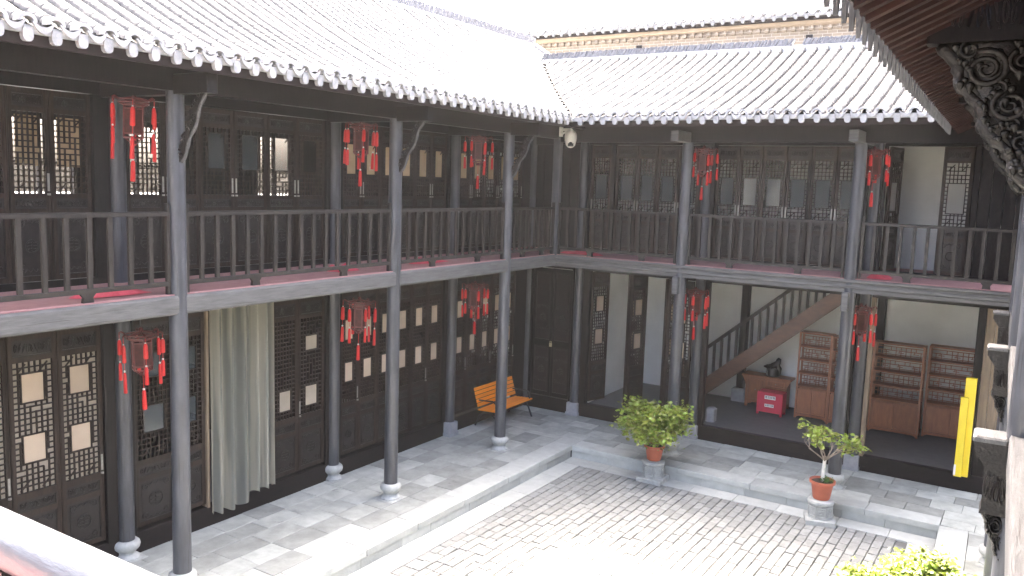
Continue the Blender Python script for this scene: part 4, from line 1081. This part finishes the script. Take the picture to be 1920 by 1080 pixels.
# desk
dk = thing('side_cabinet', 'reddish wooden side cabinet with flared top, beneath the staircase', 'cabinet', (3.2, 3.72, ZF))
part('top', MB().cbox(0, 1.16, 0, .42, .73, .78, .008), 'shelfwood', dk)
for x, s in ((.10, 1), (1.06, -1)): part('wing_bracket', MB().prism([(x, .73), (x-s*.09, .73), (x-s*.02, .6), (x, .5)], .03, .05, 'y'), 'shelfwood', dk)
part('carcass', B(.10, 1.06, .02, .40, .14, .728), 'shelfwood', dk)
for a, b, z0, z1 in ((.13, .56, .17, .70), (.60, 1.03, .55, .70), (.60, .81, .17, .53), (.82, 1.03, .17, .53)):
    m = MB()
    for q in ((a, b, z0, z0+.03), (a, b, z1-.03, z1), (a, a+.03, z0+.03, z1-.03), (b-.03, b, z0+.03, z1-.03)): m.box(q[0], q[1], .004, .0195, q[2], q[3])
    part('door_frame', m, 'shelfwood', dk)
    part('knob', MB().lathe([(.004, 0), (.012, .008), (.012, .016), (.004, .02)], 8), 'plate', dk, ((a+b)/2, .012, (z0+z1)/2), (R(90), 0, 0))
for x in (.10, 1.0): part('leg', B(x, x+.06, .02, .08, 0, .14), 'shelfwood', dk)
for x in (.10, 1.0): part('leg', B(x, x+.06, .34, .40, 0, .14), 'shelfwood', dk)
part('apron', MB().prism([(.16, .14), (.16, .05), (.24, .11), (.58, .12), (.92, .11), (1.0, .05), (1.0, .14)], .025, .04, 'y'), 'shelfwood', dk)
# dark root carving
sm = MB()
sm.lathe([(.16, 0), (.17, .03), (.15, .08), (.155, .14), (.14, .2)], 12)
sm.tube([(-.22, .0, .20), (-.16, 0, .215), (-.08, 0, .21), (.0, 0, .22), (.07, .0, .28), (.11, 0, .35), (.115, 0, .41), (.09, 0, .44)], [.015, .045, .07, .10, .085, .065, .062, .03], 10)
sm.tube([(.1, -.05, .3), (.15, -.03, .2), (.14, 0, .05)], [.04, .05, .04], 8); sm.tube([(-.05, -.08, .2), (-.1, -.1, .1), (-.08, -.1, .0)], [.03, .04, .04], 8)
rr = random.Random(4)
sm.v = [(x+rr.uniform(-.008, .008), y+rr.uniform(-.008, .008), z) for x, y, z in sm.v]
tag(part('root_carving', sm, 'statue', None, (3.88, 3.92, ZF+.78), smooth=True), 'black carved root ornament standing on the side cabinet', 'ornament')
# red box with two paper labels
bx_ = thing('red_box', 'red box on short legs with two white labels, before the side cabinet', 'box', (3.745, 3.2, ZF))
part('body', MB().cbox(0, .585, 0, .36, .06, .53, .008), 'boxred', bx_)
for x in (0.002, .535):
    for y in (.002, .31): part('leg', B(x, x+.048, y, y+.048, 0, .065), 'boxred', bx_)
def text(s, parent, x, z, size, y, depth=.0008):
    cu = bpy.data.curves.new('lettering', 'FONT'); cu.body = s; cu.size = size; cu.align_x = 'CENTER'; cu.align_y = 'CENTER'; cu.extrude = depth
    tmp = bpy.data.objects.new('lettering_curve', cu); COL.objects.link(tmp); bpy.context.view_layer.update()
    me = bpy.data.meshes.new_from_object(tmp.evaluated_get(bpy.context.evaluated_depsgraph_get())); bpy.data.objects.remove(tmp)
    me.materials.clear(); me.materials.append(M['ink'])
    return link('lettering', me, parent, (x, y, z), (R(90), 0, 0))
for x, z, w, h, s in ((.30, .415, .25, .085, '意见信箱'), (.29, .225, .21, .07, '★意见箱')):
    lb = part('paper_label', B(x-w/2, x+w/2, -.004, -.0005, z-h/2, z+h/2), 'label', bx_); text(s, lb, x, z, h*.7 if len(s) > 3 else h*.72, -.005)
# yellow post cover
yc = thing('yellow_post_cover', 'tall yellow box cover standing at the right door post', 'post cover', (8.06, 1.20, ZF))
part('tall_board', MB().cbox(.02, .20, .02, .12, 0.0, 1.86, .006), 'yellow', yc)
part('short_board', MB().cbox(-.03, .10, -.04, .017, .0, 1.50, .006), 'yellow', yc)
part('foot_strip', B(-.035, .0, -.043, -.041, .02, .22), 'label', yc)
# ================================================================== CURTAIN
def curtain():
    m = MB(); n = 90; nz = 14; vs = []; fs = []
    for j in range(nz+1):
        for i in range(n+1):
            t = i/n; u = -7.95+1.2*t; zb = .20 if t < .62 else .33
            zb += .02*math.sin(t*40); zt = 3.40; k = j/nz; z = zt+(zb-zt)*k
            am = .03+.006*k
            vs.append((u+.008*math.sin(k*3+t*9)*k, 1.395+(am+.03)*math.sin(t*2*math.pi*5.5+.9*math.sin(t*7))+.012*math.sin(t*61)-.03*k, z))
    for j in range(nz):
        for i in range(n):
            fs.append((j*(n+1)+i, j*(n+1)+i+1, (j+1)*(n+1)+i+1, (j+1)*(n+1)+i))
    m.add(vs, fs)
    o = part('curtain', m, 'curtain', None, (0, 0, 0), (0, 0, R(90)), True)
    tag(o, 'sheer pale green pleated curtain hanging in a ground-floor doorway of the left wing', 'curtain')
curtain()
# ================================================================== DOME CAMERA
dc = thing('dome_camera', 'white dome surveillance camera hanging at the inner roof corner', 'camera', (.36, -.12, 6.55))
part('arm', MB().box(-.24, .0, -.03, .03, .02, .07).box(-.26, -.22, -.05, .05, -.1, .1).bar((-.24, 0, -.06), (-.06, 0, .03), .03), 'camwhite', dc)
part('housing', MB().lathe([(.03, .06), (.05, .03), (.10, .0), (.125, -.05), (.13, -.12), (.125, -.20)], 20), 'camwhite', dc, smooth=True)
part('head', MB().lathe([(.112, -.19), (.112, -.235), (.098, -.285), (.06, -.325), (.01, -.34)], 20), 'camwhite', dc, smooth=True)
part('lens', MB().lathe([(.035, 0), (.04, .01), (.033, .022), (.01, .028)], 14), 'camblack', dc, (.055, -.096, -.255), (R(68), 0, R(30)), smooth=True)
part('lens_visor', MB().box(-.06, .06, -.012, .02, -.05, .05), 'camblack', dc, (.044, -.076, -.255), (R(-20), 0, R(30)))
# ================================================================== RED CLOTHS ON THE GALLERY FLOOR
def cloth(loc, sx, sy, seed, label, rz=0.):
    rr = random.Random(seed); m = MB(); n = 10; vs = []
    ph = [rr.uniform(0, 6) for _ in range(6)]
    for j in range(n+1):
        for i in range(n+1):
            u, v = i/n-.5, j/n-.5; e = max(0, 1-4*max(u*u, v*v))
            vs.append((sx*(u+.05*math.sin(7*v+ph[0])), sy*(v+.05*math.sin(8*u+ph[1])), .012+e*.13*(.5+.5*math.sin(9*u+ph[2])*math.sin(7*v+ph[3]))))
    m.add(vs, [(j*(n+1)+i, j*(n+1)+i+1, (j+1)*(n+1)+i+1, (j+1)*(n+1)+i) for j in range(n) for i in range(n)])
    tag(part('red_cloth', m, 'redcloth', None, loc, (0, 0, rz), True), label, 'cloth', 'crumpled red cloths on the gallery floors')
cloth((-.35, -10.2, ZD), .3, .9, 1, 'crumpled red cloth on the gallery floor left of the leftmost column')
cloth((-.5, -6.1, ZD), .35, .5, 2, 'small crumpled red cloth on the gallery floor before the middle column')
cloth((-.5, -3.9, ZD), .4, .9, 3, 'crumpled red cloth on the gallery floor right of the middle column')
cloth((.55, .3, ZD), .9, .35, 4, 'crumpled red cloth on the gallery floor below the dome camera')
cloth((6.6, .25, ZD), .4, .3, 5, 'small red cloth at the foot of the right gallery column upstairs')

# ================================================================== HAZE (thin volume added to imitate veiling lens glare)
hz = MB().box(-30, 40, -30, 30, -1.6, 14.2).mesh('veil_haze', 'label'); hz.materials.clear()
hm = bpy.data.materials.new('veil_volume'); hm.use_nodes = True; N = hm.node_tree.nodes
N.remove(N['Principled BSDF'])
pv = N.new('ShaderNodeVolumePrincipled'); pv.inputs['Color'].default_value = (1, .985, .96, 1); pv.inputs['Density'].default_value = .0003; pv.inputs['Anisotropy'].default_value = .35
hm.node_tree.links.new(pv.outputs[0], N['Material Output'].inputs['Volume'])
hz.materials.append(hm); ho = link('veil_haze', hz); ho['kind'] = 'stuff'
